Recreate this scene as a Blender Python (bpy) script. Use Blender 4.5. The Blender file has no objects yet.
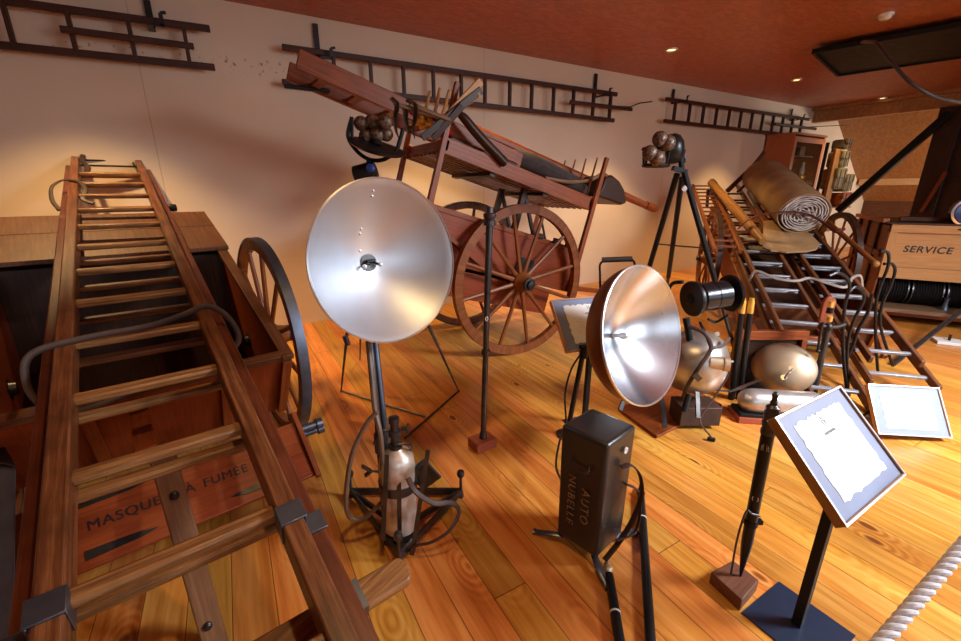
import bpy, bmesh, math, random
from mathutils import Vector as V, Matrix as M4
random.seed(7)
sc = bpy.context.scene
COL = sc.collection
R = math.radians

# ------------------------------------------------------------------ camera geometry
FPX = 427.0; PITCH = R(17.07); YAW = R(30); CH = 1.5
CX, CY = 480.5, 320.5
FW = V((math.sin(YAW), math.cos(YAW), 0))
RT = V((math.cos(YAW), -math.sin(YAW), 0))
def ray(x, y):
    a = (x-CX)/FPX; u = (CY-y)/FPX
    fw = math.cos(PITCH)+u*math.sin(PITCH); z = -math.sin(PITCH)+u*math.cos(PITCH)
    return FW*fw + RT*a + V((0, 0, z))
EYE = V((0, 0, CH))
def G(x, y, z=0.0):          # the place on the level z seen at x, y
    r = ray(x, y); return EYE + r*((z-CH)/r.z)
def WY(x, y, Y):
    r = ray(x, y); return EYE + r*(Y/r.y)
def WX(x, y, X):
    r = ray(x, y); return EYE + r*(X/r.x)
def Q(x, y, d):              # point at horizontal distance d ahead
    r = ray(x, y); return EYE + r*(d/r.dot(FW))
class Frame:
    def __init__(s, o, x, y, z): s.o = V(o); s.x = V(x).normalized(); s.y = V(y).normalized(); s.z = V(z).normalized()
    def __call__(s, a, b, c): return s.o + s.x*a + s.y*b + s.z*c
WORLD = Frame((0, 0, 0), (1, 0, 0), (0, 1, 0), (0, 0, 1))

# ------------------------------------------------------------------ materials
MATS = {}
def nt(name):
    m = bpy.data.materials.new(name); m.use_nodes = True
    t = m.node_tree; b = t.nodes['Principled BSDF']; return m, t, b
def N(t, k, **kw):
    n = t.nodes.new(k)
    for a, v in kw.items():
        if a in n.inputs.keys(): n.inputs[a].default_value = v
        else: setattr(n, a, v)
    return n
def ramp(t, fac, stops):
    r = t.nodes.new('ShaderNodeValToRGB'); e = r.color_ramp.elements
    while len(e) < len(stops): e.new(0.5)
    for i, (p, c) in enumerate(stops): e[i].position = p; e[i].color = (*c, 1)
    t.links.new(fac, r.inputs[0]); return r.outputs[0]
def mixc(t, fac, a, b, mode='MIX'):
    n = t.nodes.new('ShaderNodeMix'); n.data_type = 'RGBA'; n.blend_type = mode
    if isinstance(fac, float): n.inputs[0].default_value = fac
    else: t.links.new(fac, n.inputs[0])
    for i, s in ((6, a), (7, b)):
        if isinstance(s, tuple): n.inputs[i].default_value = (*s, 1)
        else: t.links.new(s, n.inputs[i])
    return n.outputs[2]
def bump(t, b, h, s=0.3, d=0.005):
    n = N(t, 'ShaderNodeBump'); n.inputs['Strength'].default_value = s; n.inputs['Distance'].default_value = d
    t.links.new(h, n.inputs['Height']); t.links.new(n.outputs[0], b.inputs['Normal'])
def wood(name, dark, mid, light, rough=0.45, gs=(3.0, 60, 60), wear=0.35):
    m, t, b = nt(name)
    uv = N(t, 'ShaderNodeUVMap'); mp = N(t, 'ShaderNodeMapping'); mp.inputs['Scale'].default_value = gs
    t.links.new(uv.outputs[0], mp.inputs[0])
    n1 = N(t, 'ShaderNodeTexNoise'); n1.inputs['Scale'].default_value = 1.0; n1.inputs['Detail'].default_value = 8; n1.inputs['Roughness'].default_value = .72
    t.links.new(mp.outputs[0], n1.inputs[0])
    c = ramp(t, n1.outputs[0], [(0.3, dark), (0.5, mid), (0.72, light)])
    tc = N(t, 'ShaderNodeTexCoord'); n2 = N(t, 'ShaderNodeTexNoise'); n2.inputs['Scale'].default_value = 7; n2.inputs['Detail'].default_value = 6
    t.links.new(tc.outputs['Object'], n2.inputs[0])
    w = N(t, 'ShaderNodeMapRange'); w.inputs[1].default_value = .5; w.inputs[2].default_value = .75; w.inputs[4].default_value = wear
    t.links.new(n2.outputs[0], w.inputs[0])
    c2 = mixc(t, w.outputs[0], c, tuple(x*0.45 for x in dark))
    t.links.new(c2, b.inputs['Base Color']); b.inputs['Roughness'].default_value = rough; b.inputs['Specular IOR Level'].default_value = .32
    bump(t, b, n1.outputs[0], .35, .002)
    MATS[name] = m
def plain(name, col, rough=0.5, metal=0.0, var=0.25, sc_=12, col2=None, aniso=0, coat=0, bmp=0.0):
    m, t, b = nt(name)
    tc = N(t, 'ShaderNodeTexCoord'); n = N(t, 'ShaderNodeTexNoise'); n.inputs['Scale'].default_value = sc_; n.inputs['Detail'].default_value = 6
    t.links.new(tc.outputs['Object'], n.inputs[0])
    c2 = col2 or tuple(x*(1-var) for x in col)
    c = ramp(t, n.outputs[0], [(0.35, c2), (0.65, col)])
    t.links.new(c, b.inputs['Base Color'])
    rr = N(t, 'ShaderNodeMapRange'); rr.inputs[3].default_value = rough*1.2; rr.inputs[4].default_value = rough*.8
    t.links.new(n.outputs[0], rr.inputs[0]); t.links.new(rr.outputs[0], b.inputs['Roughness'])
    b.inputs['Metallic'].default_value = metal
    if coat: b.inputs['Coat Weight'].default_value = coat; b.inputs['Coat Roughness'].default_value = .15
    if bmp: bump(t, b, n.outputs[0], bmp, .004)
    MATS[name] = m
wood('ladder_wood', (.045, .014, .007), (.15, .048, .017), (.31, .125, .045), .36, wear=.6)
wood('ladder_wood_red', (.05, .012, .006), (.12, .028, .012), (.19, .055, .024), .36, wear=.5)
wood('rung_wood', (.07, .025, .009), (.25, .105, .036), (.48, .25, .09), .32, wear=.6)
wood('red_wood', (.11, .022, .004), (.23, .047, .009), (.32, .085, .017), .42, wear=.35)
wood('red_panel', (.16, .024, .005), (.24, .040, .008), (.30, .060, .013), .42, wear=.3)
wood('dark_wood', (.018, .008, .005), (.04, .016, .009), (.075, .03, .016), .42)
wood('wheel_wood', (.11, .027, .006), (.21, .058, .013), (.32, .105, .028), .42, wear=.3)
wood('brown_wood', (.06, .020, .009), (.13, .045, .018), (.20, .08, .034), .45)
wood('far_ladder', (.03, .010, .006), (.055, .018, .009), (.10, .032, .016), .5)
wood('prop_wood', (.10, .04, .018), (.17, .075, .032), (.26, .12, .05), .42)
wood('pine', (.42, .19, .06), (.52, .26, .09), (.62, .33, .13), .38, wear=.05)
wood('pine_light', (.60, .36, .17), (.72, .45, .22), (.80, .53, .28), .5, wear=.1)
wood('pine_red', (.30, .09, .035), (.38, .12, .045), (.45, .16, .06), .38, wear=.1)
wood('old_board', (.10, .055, .03), (.20, .11, .055), (.33, .20, .11), .5)
wood('gold_pole', (.17, .07, .018), (.27, .12, .03), (.37, .18, .05), .32, wear=.2)
wood('block_wood', (.10, .035, .02), (.16, .06, .032), (.22, .09, .05), .5)
wood('block_red', (.28, .06, .03), (.34, .08, .04), (.40, .11, .055), .45)
plain('iron', (.035, .032, .032), .38, .6, .4, 20)
plain('steel_dark', (.11, .105, .11), .33, .85, .4, 14)
plain('black_paint', (.008, .008, .009), .36, .0, .5, 10)
MATS['black_paint'].node_tree.nodes['Principled BSDF'].inputs['Specular IOR Level'].default_value = .3
plain('black_matt', (.007, .007, .007), .55)
MATS['black_matt'].node_tree.nodes['Principled BSDF'].inputs['Specular IOR Level'].default_value = .25
plain('case_black', (.012, .014, .020), .30, .0, .5, 6, col2=(.030, .022, .016), coat=.1, bmp=.15)
plain('rubber', (.03, .024, .02), .5)
plain('hose_tan', (.16, .095, .06), .5)
plain('leather', (.055, .022, .013), .6, var=.5)
plain('leather_red', (.13, .022, .022), .45, var=.4)
plain('strap_grey', (.30, .24, .20), .6)
plain('brass', (.85, .56, .12), .38, .75, .2)
plain('brass_dull', (.62, .48, .32), .45, .7, .3, 3)
plain('tank_metal', (.74, .69, .62), .38, .55, .6, 14, col2=(.42, .27, .18))
plain('aluminium', (.78, .78, .80), .30, .95, .12, 3)
plain('cyl_metal', (.62, .61, .60), .33, .75, .5, 7, col2=(.40, .34, .28))
plain('copper_shell', (.17, .065, .03), .38, .6, .3, 4)
plain('gunmetal_disc', (.03, .03, .035), .25, .7)
plain('white_paint', (.75, .73, .70), .5, var=.05)
plain('white_rope', (.72, .71, .74), .7, var=.25, sc_=90)
plain('canvas_tan', (.36, .205, .085), .75, var=.35, sc_=5)
plain('canvas_pale', (.50, .42, .38), .8, var=.35, sc_=14)
plain('bag_green', (.22, .17, .08), .8, var=.4)
plain('bulb_glass', (.22, .12, .07), .4, .2, .7, 70, col2=(.015, .009, .006), bmp=.6)
plain('mat_blue', (.20, .24, .38), .5, .0, .06)
plain('paper', (.84, .84, .83), .6, var=.02)
plain('ink', (.10, .10, .16), .6)
plain('ink_pale', (.62, .63, .68), .6)
plain('letter_black', (.018, .012, .012), .5)
plain('letter_dark', (.028, .010, .008), .6)
plain('letter_gold', (.30, .20, .09), .5, var=.7, sc_=40)
plain('base_blue', (.018, .030, .065), .35, .2, .2)
plain('porcelain', (.75, .72, .65), .2)
plain('blue_lamp', (.02, .05, .22), .2, coat=.5)
plain('red_paint', (.45, .02, .02), .35)
plain('rung_grey', (.30, .30, .33), .35, .3, .3, 14)
plain('steel_blue', (.13, .15, .20), .35, .8, .3)
plain('tarp_dark', (.05, .035, .03), .9)  # dark cloth of the rolled tarpaulin
plain('wall_beyond', (.80, .76, .64), .85, var=.04)

def reflector(name, base, rough, lo):
    m, t, b = nt(name)
    tc = N(t, 'ShaderNodeTexCoord'); n = N(t, 'ShaderNodeTexNoise'); n.inputs['Scale'].default_value = 2.5; n.inputs['Detail'].default_value = 3
    t.links.new(tc.outputs['Object'], n.inputs[0])
    t.links.new(ramp(t, n.outputs[0], [(.35, lo), (.65, base)]), b.inputs['Base Color'])
    n2 = N(t, 'ShaderNodeTexNoise'); n2.inputs['Scale'].default_value = 1.5; n2.inputs['Detail'].default_value = 8
    t.links.new(tc.outputs['Object'], n2.inputs[0])
    rr = N(t, 'ShaderNodeMapRange'); rr.inputs[1].default_value = .3; rr.inputs[2].default_value = .7; rr.inputs[3].default_value = rough*.8; rr.inputs[4].default_value = rough*1.25
    t.links.new(n2.outputs[0], rr.inputs[0]); t.links.new(rr.outputs[0], b.inputs['Roughness'])
    b.inputs['Metallic'].default_value = 1.0
    MATS[name] = m
reflector('reflector_satin', (.66, .71, .78), .44, (.54, .57, .62))
reflector('reflector_bright', (.68, .72, .78), .25, (.56, .58, .62))

# glass
m, t, b = nt('glass'); b.inputs['Transmission Weight'].default_value = 1; b.inputs['Roughness'].default_value = .02; b.inputs['IOR'].default_value = 1.1
b.inputs['Base Color'].default_value = (.9, .85, .8, 1); MATS['glass'] = m
def emit(name, col, s):
    m, t, b = nt(name); b.inputs['Emission Color'].default_value = (*col, 1); b.inputs['Emission Strength'].default_value = s
    b.inputs['Base Color'].default_value = (*col, 1); MATS[name] = m
emit('lamp_glow', (1.0, .74, .30), 3.2)

# floor: long boards running away from the viewer
def floor_mat():
    m, t, b = nt('floor_boards')
    tc = N(t, 'ShaderNodeTexCoord'); sp = N(t, 'ShaderNodeSeparateXYZ'); t.links.new(tc.outputs['Object'], sp.inputs[0])
    def mth(op, a, c=None, c2=None):
        n = N(t, 'ShaderNodeMath'); n.operation = op
        for i, s in enumerate((a, c, c2)):
            if s is None: continue
            if isinstance(s, (int, float)): n.inputs[i].default_value = s
            else: t.links.new(s, n.inputs[i])
        return n.outputs[0]
    xs = mth('DIVIDE', mth('ADD', sp.outputs[0], .055+.145*60), .145)
    pid = mth('FLOOR', xs); fr = mth('FRACT', xs)
    wn = N(t, 'ShaderNodeTexWhiteNoise'); wn.noise_dimensions = '1D'; t.links.new(pid, wn.inputs['W'])
    # cross joints: shift along the board by a random amount
    ys = mth('DIVIDE', mth('ADD', sp.outputs[1], mth('MULTIPLY', wn.outputs[0], 4.3)), 4.3)
    yid = mth('FLOOR', ys); fy = mth('FRACT', ys)
    cid = N(t, 'ShaderNodeCombineXYZ'); t.links.new(pid, cid.inputs[0]); t.links.new(yid, cid.inputs[1])
    wn2 = N(t, 'ShaderNodeTexWhiteNoise'); wn2.noise_dimensions = '3D'; t.links.new(cid.outputs[0], wn2.inputs['Vector'])
    # grain
    cv = N(t, 'ShaderNodeCombineXYZ')
    t.links.new(mth('MULTIPLY', sp.outputs[0], 26), cv.inputs[0]); t.links.new(mth('MULTIPLY', sp.outputs[1], 1.5), cv.inputs[1])
    t.links.new(mth('MULTIPLY', wn2.outputs[0], 37), cv.inputs[2])
    # rings around knots bend the grain
    vc = N(t, 'ShaderNodeCombineXYZ'); t.links.new(mth('MULTIPLY', sp.outputs[0], 6.9), vc.inputs[0]); t.links.new(mth('MULTIPLY', sp.outputs[1], 3.4), vc.inputs[1])
    t.links.new(mth('MULTIPLY', wn2.outputs[0], 11), vc.inputs[2])
    vo = N(t, 'ShaderNodeTexVoronoi'); vo.inputs['Scale'].default_value = .62; t.links.new(vc.outputs[0], vo.inputs[0])
    dist = vo.outputs['Distance']
    n1 = N(t, 'ShaderNodeTexNoise'); n1.inputs['Scale'].default_value = 1; n1.inputs['Detail'].default_value = 6; n1.inputs['Roughness'].default_value = .6; n1.inputs['Distortion'].default_value = .4
    t.links.new(cv.outputs[0], n1.inputs[0])
    ringw = mth('SUBTRACT', 1.0, mth('MINIMUM', mth('MULTIPLY', dist, 2.2), 1.0))
    rings = mth('MULTIPLY', mth('SINE', mth('MULTIPLY', dist, 75)), mth('MULTIPLY', ringw, .16))
    gr = mth('ADD', n1.outputs[0], rings)
    col = ramp(t, gr, [(.30, (.40, .125, .016)), (.5, (.58, .225, .036)), (.72, (.70, .33, .075))])
    hv = N(t, 'ShaderNodeHueSaturation'); t.links.new(col, hv.inputs['Color'])
    t.links.new(mth('ADD', mth('MULTIPLY', wn2.outputs[0], .42), .80), hv.inputs['Value'])
    t.links.new(mth('ADD', mth('MULTIPLY', wn.outputs[0], .025), .487), hv.inputs['Hue'])
    kn = N(t, 'ShaderNodeMapRange'); kn.inputs[1].default_value = .05; kn.inputs[2].default_value = .10; kn.inputs[3].default_value = .85; kn.inputs[4].default_value = 0
    t.links.new(dist, kn.inputs[0])
    c = mixc(t, kn.outputs[0], hv.outputs[0], (.11, .028, .008))
    s1 = mth('LESS_THAN', fr, .022); s2 = mth('LESS_THAN', fy, .0009)
    seam = mth('MAXIMUM', s1, s2)
    c = mixc(t, mth('MULTIPLY', seam, .85), c, (.07, .018, .005))
    t.links.new(c, b.inputs['Base Color'])
    t.links.new(mth('ADD', mth('MULTIPLY', n1.outputs[0], .16), .24), b.inputs['Roughness'])
    b.inputs['Specular IOR Level'].default_value = .5
    hgt = mth('SUBTRACT', mth('MULTIPLY', n1.outputs[0], .12), seam)
    bump(t, b, hgt, .25, .0015)
    MATS['floor'] = m
floor_mat()
def osb(name, a, b_, c_, rough=.42):
    m, t, b = nt(name)
    tc = N(t, 'ShaderNodeTexCoord'); mp = N(t, 'ShaderNodeMapping'); mp.inputs['Scale'].default_value = (9, 26, 14)
    t.links.new(tc.outputs['Object'], mp.inputs[0])
    v = N(t, 'ShaderNodeTexVoronoi'); v.inputs['Scale'].default_value = 1.2; v.inputs['Randomness'].default_value = 1
    n = N(t, 'ShaderNodeTexNoise'); n.inputs['Scale'].default_value = 2.2; n.inputs['Detail'].default_value = 7; n.inputs['Distortion'].default_value = 1.2
    t.links.new(mp.outputs[0], v.inputs[0]); t.links.new(mp.outputs[0], n.inputs[0])
    mx = mixc(t, .35, n.outputs[0], v.outputs['Color'])
    t.links.new(ramp(t, mx, [(.3, a), (.5, b_), (.7, c_)]), b.inputs['Base Color']); b.inputs['Roughness'].default_value = rough
    MATS[name] = m
osb('ceiling_osb', (.27, .062, .022), (.35, .088, .030), (.43, .125, .045))
osb('roof_osb', (.28, .115, .035), (.36, .155, .048), (.43, .20, .065), .5)
def wallmat():
    m, t, b = nt('plaster')
    tc = N(t, 'ShaderNodeTexCoord'); n = N(t, 'ShaderNodeTexNoise'); n.inputs['Scale'].default_value = .9; n.inputs['Detail'].default_value = 5
    t.links.new(tc.outputs['Object'], n.inputs[0])
    c = ramp(t, n.outputs[0], [(.3, (.66, .51, .37)), (.7, (.73, .58, .425))])
    # flaking paint patches along the left
    n3 = N(t, 'ShaderNodeTexNoise'); n3.inputs['Scale'].default_value = 26; n3.inputs['Detail'].default_value = 8; t.links.new(tc.outputs['Object'], n3.inputs[0])
    sp = N(t, 'ShaderNodeSeparateXYZ'); t.links.new(tc.outputs['Object'], sp.inputs[0])
    def band(o, lo, hi, soft):
        a = N(t, 'ShaderNodeMapRange'); a.inputs[1].default_value = lo; a.inputs[2].default_value = lo+soft; t.links.new(o, a.inputs[0])
        e = N(t, 'ShaderNodeMapRange'); e.inputs[1].default_value = hi-soft; e.inputs[2].default_value = hi; e.inputs[3].default_value = 1; e.inputs[4].default_value = 0; t.links.new(o, e.inputs[0])
        mlt = N(t, 'ShaderNodeMath'); mlt.operation = 'MULTIPLY'; t.links.new(a.outputs[0], mlt.inputs[0]); t.links.new(e.outputs[0], mlt.inputs[1]); return mlt.outputs[0]
    bz = band(sp.outputs[2], 2.55, 2.72, .05); bx = band(sp.outputs[0], -1.2, 1.2, .3)
    th = N(t, 'ShaderNodeMapRange'); th.inputs[1].default_value = .60; th.inputs[2].default_value = .66; t.links.new(n3.outputs[0], th.inputs[0])
    p = N(t, 'ShaderNodeMath'); p.operation = 'MULTIPLY'; t.links.new(bz, p.inputs[0]); t.links.new(bx, p.inputs[1])
    p2 = N(t, 'ShaderNodeMath'); p2.operation = 'MULTIPLY'; t.links.new(p.outputs[0], p2.inputs[0]); t.links.new(th.outputs[0], p2.inputs[1])
    c = mixc(t, p2.outputs[0], c, (.30, .20, .13))
    # board joints in the wall, every 2.02 m
    a = N(t, 'ShaderNodeMath'); a.operation = 'ADD'; a.inputs[1].default_value = 20.2-3.03+.0; t.links.new(sp.outputs[0], a.inputs[0])
    d = N(t, 'ShaderNodeMath'); d.operation = 'DIVIDE'; d.inputs[1].default_value = 3.55; t.links.new(a.outputs[0], d.inputs[0])
    for q in [(-.475,), (3.03,), (6.60,)]:
        s = N(t, 'ShaderNodeMath'); s.operation = 'COMPARE'; s.inputs[1].default_value = q[0]; s.inputs[2].default_value = .004; t.links.new(sp.outputs[0], s.inputs[0])
        k = N(t, 'ShaderNodeMath'); k.operation = 'MULTIPLY'; k.inputs[1].default_value = .45; t.links.new(s.outputs[0], k.inputs[0])
        c = mixc(t, k.outputs[0], c, (.30, .20, .12))
    t.links.new(c, b.inputs['Base Color']); b.inputs['Roughness'].default_value = .8
    bump(t, b, n3.outputs[0], .06, .003)
    MATS['plaster'] = m
wallmat()

# ------------------------------------------------------------------ mesh builder
class MB:
    def __init__(s): s.v = []; s.f = []; s.uv = []
    def face(s, idx, uv): s.f.append(idx); s.uv.append(uv)
    def hexa(s, c):           # 8 corners: bottom 4 ccw, top 4 ccw; c[0]-c[1] is one edge
        o = len(s.v); s.v += [V(p) for p in c]
        e = [(c[1]-c[0]).length, (c[3]-c[0]).length, (c[4]-c[0]).length]
        ax = e.index(max(e)); ox, oy = random.random()*9, random.random()*9
        loc = [(0,0,0),(1,0,0),(1,1,0),(0,1,0),(0,0,1),(1,0,1),(1,1,1),(0,1,1)]
        for q in ((0,3,2,1),(4,5,6,7),(0,1,5,4),(1,2,6,5),(2,3,7,6),(3,0,4,7)):
            uv = []
            oth = [i for i in range(3) if i != ax]
            for k in q:
                l = loc[k]; uv.append((l[ax]*e[ax]+ox, l[oth[0]]*e[oth[0]]+l[oth[1]]*e[oth[1]]+oy))
            s.face([o+i for i in q], uv)
        return s
    def box(s, F, a0, a1, b0, b1, c0, c1):
        return s.hexa([F(a0,b0,c0),F(a1,b0,c0),F(a1,b1,c0),F(a0,b1,c0),F(a0,b0,c1),F(a1,b0,c1),F(a1,b1,c1),F(a0,b1,c1)])
    def bar(s, p, q, w, h, up=(0,0,1), taper=1.0):
        p, q = V(p), V(q); d = (q-p).normalized(); up = V(up)
        sd = d.cross(up)
        if sd.length < 1e-4: sd = d.cross(V((1,0,0)))
        sd.normalize(); u = sd.cross(d).normalized()
        c = []
        for uu in (-.5, .5):
            c += [p-sd*w/2+u*h*uu, q-sd*w/2*taper+u*h*uu*taper, q+sd*w/2*taper+u*h*uu*taper, p+sd*w/2+u*h*uu]
        return s.hexa(c)
    def tube(s, pts, r, seg=8, smooth=0, cap=True, flat=1.0, up=None):
        pts = [V(p) for p in pts]
        if smooth:
            P = [pts[0]*2-pts[1]]+pts+[pts[-1]*2-pts[-2]]; out = []; rr = []
            for i in range(1, len(P)-2):
                for k in range(smooth):
                    t_ = k/smooth; a, b_, c, d = P[i-1], P[i], P[i+1], P[i+2]
                    out.append(.5*((2*b_)+(c-a)*t_+(2*a-5*b_+4*c-d)*t_**2+(-a+3*b_-3*c+d)*t_**3))
                    if isinstance(r, (list, tuple)): rr.append(r[i-1]*(1-t_)+r[i]*t_)
            out.append(pts[-1])
            if isinstance(r, (list, tuple)): rr.append(r[-1]); r = rr
            pts = out
        if not isinstance(r, (list, tuple)): r = [r]*len(pts)
        o = len(s.v); n = None; L = 0; ox = random.random()*9; lens = []
        for i, p in enumerate(pts):
            d = (pts[min(i+1, len(pts)-1)]-pts[max(i-1, 0)]).normalized()
            if n is None:
                n = V(up) if up else (V((0,0,1)) if abs(d.z) < .9 else V((1,0,0)))
            n = (n-d*n.dot(d))
            if n.length < 1e-5: n = d.orthogonal()
            n.normalize(); b_ = d.cross(n)
            if i: L += (p-pts[i-1]).length
            lens.append(L)
            for k in range(seg):
                a = 2*math.pi*k/seg; s.v.append(p+n*math.cos(a)*r[i]*flat+b_*math.sin(a)*r[i])
        for i in range(len(pts)-1):
            for k in range(seg):
                k2 = (k+1) % seg; w = 2*math.pi*max(r[i], .001)/seg
                s.face([o+i*seg+k, o+i*seg+k2, o+(i+1)*seg+k2, o+(i+1)*seg+k],
                       [(lens[i]+ox, k*w), (lens[i]+ox, (k+1)*w), (lens[i+1]+ox, (k+1)*w), (lens[i+1]+ox, k*w)])
        if cap:
            s.face([o+k for k in range(seg)][::-1], [(0, 0)]*seg)
            e = o+(len(pts)-1)*seg; s.face([e+k for k in range(seg)], [(0, 0)]*seg)
        return s
    def lathe(s, p, ax, prof, seg=32, cap=True, sq=1.0, up=None):   # prof: (along, radius)
        p = V(p); ax = V(ax).normalized(); n = (V(up)-ax*V(up).dot(ax)).normalized() if up else ax.orthogonal().normalized(); b_ = ax.cross(n); o = len(s.v)
        for (t_, r) in prof:
            for k in range(seg):
                a = 2*math.pi*k/seg; s.v.append(p+ax*t_+n*math.cos(a)*r*sq+b_*math.sin(a)*r)
        for i in range(len(prof)-1):
            for k in range(seg):
                k2 = (k+1) % seg
                s.face([o+i*seg+k, o+i*seg+k2, o+(i+1)*seg+k2, o+(i+1)*seg+k],
                       [(prof[i][0], k/seg), (prof[i][0], (k+1)/seg), (prof[i+1][0], (k+1)/seg), (prof[i+1][0], k/seg)])
        if cap:
            if prof[0][1] > 1e-4: s.face([o+k for k in range(seg)][::-1], [(0, 0)]*seg)
            e = o+(len(prof)-1)*seg
            if prof[-1][1] > 1e-4: s.face([e+k for k in range(seg)], [(0, 0)]*seg)
        return s
    def cyl(s, p, q, r, seg=20, r2=None):
        p, q = V(p), V(q); return s.lathe(p, q-p, [(0, r), ((q-p).length, r2 if r2 is not None else r)], seg)
    def ball(s, c, r, seg=16, ax=(0,0,1), sq=1.0):
        k = 9; pr = [(-r*sq*math.cos(math.pi*i/k), max(r*math.sin(math.pi*i/k), 1e-5)) for i in range(k+1)]
        return s.lathe(c, ax, pr, seg)
    def prism(s, poly, th):   # poly: list of 3-D points, th: thickness vector
        poly = [V(p) for p in poly]; th = V(th); o = len(s.v); n = len(poly)
        s.v += poly+[p+th for p in poly]
        e = (poly[1]-poly[0]).normalized(); nn = th.normalized(); g = nn.cross(e)
        uv = [((p-poly[0]).dot(e), (p-poly[0]).dot(g)) for p in poly]
        s.face([o+i for i in range(n)][::-1], uv[::-1]); s.face([o+n+i for i in range(n)], uv)
        for i in range(n):
            j = (i+1) % n; l = (poly[j]-poly[i]).length
            s.face([o+i, o+j, o+n+j, o+n+i], [(0, 0), (l, 0), (l, th.length), (0, th.length)])
        return s
    def build(s, name, mat, parent=None, bev=0.0, sub=0, ang=35):
        me = bpy.data.meshes.new(name); me.from_pydata([tuple(v) for v in s.v], [], s.f)
        ul = me.uv_layers.new(name='UVMap'); i = 0
        flat = []
        for u in s.uv:
            for c in u: flat += [c[0], c[1]]
        ul.data.foreach_set('uv', flat)
        bm = bmesh.new(); bm.from_mesh(me); bmesh.ops.recalc_face_normals(bm, faces=bm.faces[:]); bm.to_mesh(me); bm.free()
        me.polygons.foreach_set('use_smooth', [True]*len(me.polygons)); me.set_sharp_from_angle(angle=R(ang))
        me.materials.append(MATS[mat])
        o = bpy.data.objects.new(name, me); COL.objects.link(o)
        if bev:
            md = o.modifiers.new('bevel', 'BEVEL'); md.width = bev; md.segments = 2; md.limit_method = 'ANGLE'; md.angle_limit = R(50)
        if sub:
            md = o.modifiers.new('sub', 'SUBSURF'); md.levels = sub; md.render_levels = sub
        if parent is not None:
            o.parent = parent
            if parent.type == 'EMPTY': o.matrix_parent_inverse = parent.matrix_basis.inverted()
        return o
def thing(name, label, cat, loc, group=None):
    o = bpy.data.objects.new(name, None); COL.objects.link(o); o.location = loc; o.empty_display_size = .1
    o['label'] = label; o['category'] = cat
    if group: o['group'] = group
    return o
def tag(o, label, cat, group=None):
    o['label'] = label; o['category'] = cat
    if group: o['group'] = group
    return o
def struct(o): o['kind'] = 'structure'; return o
def text(name, body, size, F, mat, parent, depth=.002, align='CENTER', spacing=1.0, bold=0.0, shear=0):
    cu = bpy.data.curves.new(name, 'FONT'); cu.body = body; cu.size = size; cu.align_x = align; cu.align_y = 'CENTER'
    cu.extrude = depth; cu.space_character = spacing; cu.offset = bold; cu.shear = shear
    tmp = bpy.data.objects.new('tmp', cu); COL.objects.link(tmp)
    dg = bpy.context.evaluated_depsgraph_get(); dg.update()
    me = bpy.data.meshes.new_from_object(tmp.evaluated_get(dg)); bpy.data.objects.remove(tmp)
    for v in me.vertices: v.co = F(v.co.x, v.co.y, v.co.z)
    me.materials.clear(); me.materials.append(MATS[mat])
    o = bpy.data.objects.new(name, me); COL.objects.link(o); o.parent = parent
    if parent.type == 'EMPTY': o.matrix_parent_inverse = parent.matrix_basis.inverted()
    return o

# ================================================================== THE ROOM
X0, X1, YW, YB, ZC = -4.0, 11.27, 5.16, -4.5, 3.155
struct(MB().box(WORLD, X0, 16, YB, YW+.2, -.1, 0).build('floor', 'floor'))
struct(MB().box(WORLD, X0, X1+.14, YB, YW+.2, ZC, ZC+.12).build('ceiling', 'ceiling_osb'))
struct(MB().box(WORLD, X0-.1, 16.2, YW, YW+.15, 0, 3.6).build('wall_back', 'plaster'))
struct(MB().box(WORLD, X0-.15, X0, YB, YW, 0, ZC).build('wall_left', 'plaster'))
# header over the opening on the right and the attic end beyond it
struct(MB().box(WORLD, X1, X1+.14, YB, YW, 2.88, ZC).build('trim_1', 'roof_osb'))
ra, rb = (12.35, 3.05), (15.3, .88)
struct(MB().prism([(ra[0]-1.2, YB, ra[1]+.05), (ra[0]-1.2, YW, ra[1]+.05), (ra[0]-1.2, YW, ra[1]+.25), (ra[0]-1.2, YB, ra[1]+.25)], (1.2, 0, 0)).build('ceiling_beyond', 'roof_osb'))
struct(MB().prism([(ra[0], YB, ra[1]), (ra[0], YW-.001, ra[1]), (rb[0], YW-.001, rb[1]), (rb[0], YB, rb[1])], (.1, 0, .12)).build('ceiling_slope', 'roof_osb'))
struct(MB().box(WORLD, 14.12, 14.24, YB, 5.1, 1.60, 1.80).build('trim_2', 'pine_light'))
struct(MB().box(WORLD, 14.85, 15.0, YB, YW, 0, 1.3).build('wall_right', 'brown_wood'))
# wall behind the viewer with window openings
for i, (a, b_) in enumerate(((X0, -1.6), (1.2, 2.2), (5.0, 6.0), (8.8, 15.9))):
    struct(MB().box(WORLD, a, b_, YB-.15, YB, 0, ZC).build('wall_front' if i == 0 else 'wall_front', 'plaster'))
struct(MB().box(WORLD, -1.6, 8.8, YB-.15, YB, 0, .85).build('wall_front', 'plaster'))
struct(MB().box(WORLD, -1.6, 8.8, YB-.15, YB, 2.6, ZC).build('wall_front', 'plaster'))
for i, (a, b_) in enumerate(((-1.6, 1.2), (2.2, 5.0), (6.0, 8.8))):
    m = MB()
    for x in (a+.03, (a+b_)/2, b_-.03): m.box(WORLD, x-.03, x+.03, YB-.1, YB-.04, .85, 2.6)
    for z in (.88, 2.57): m.box(WORLD, a, b_, YB-.1, YB-.04, z-.03, z+.03)
    struct(m.build('window_%d' % (i+1), 'pine'))

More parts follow.
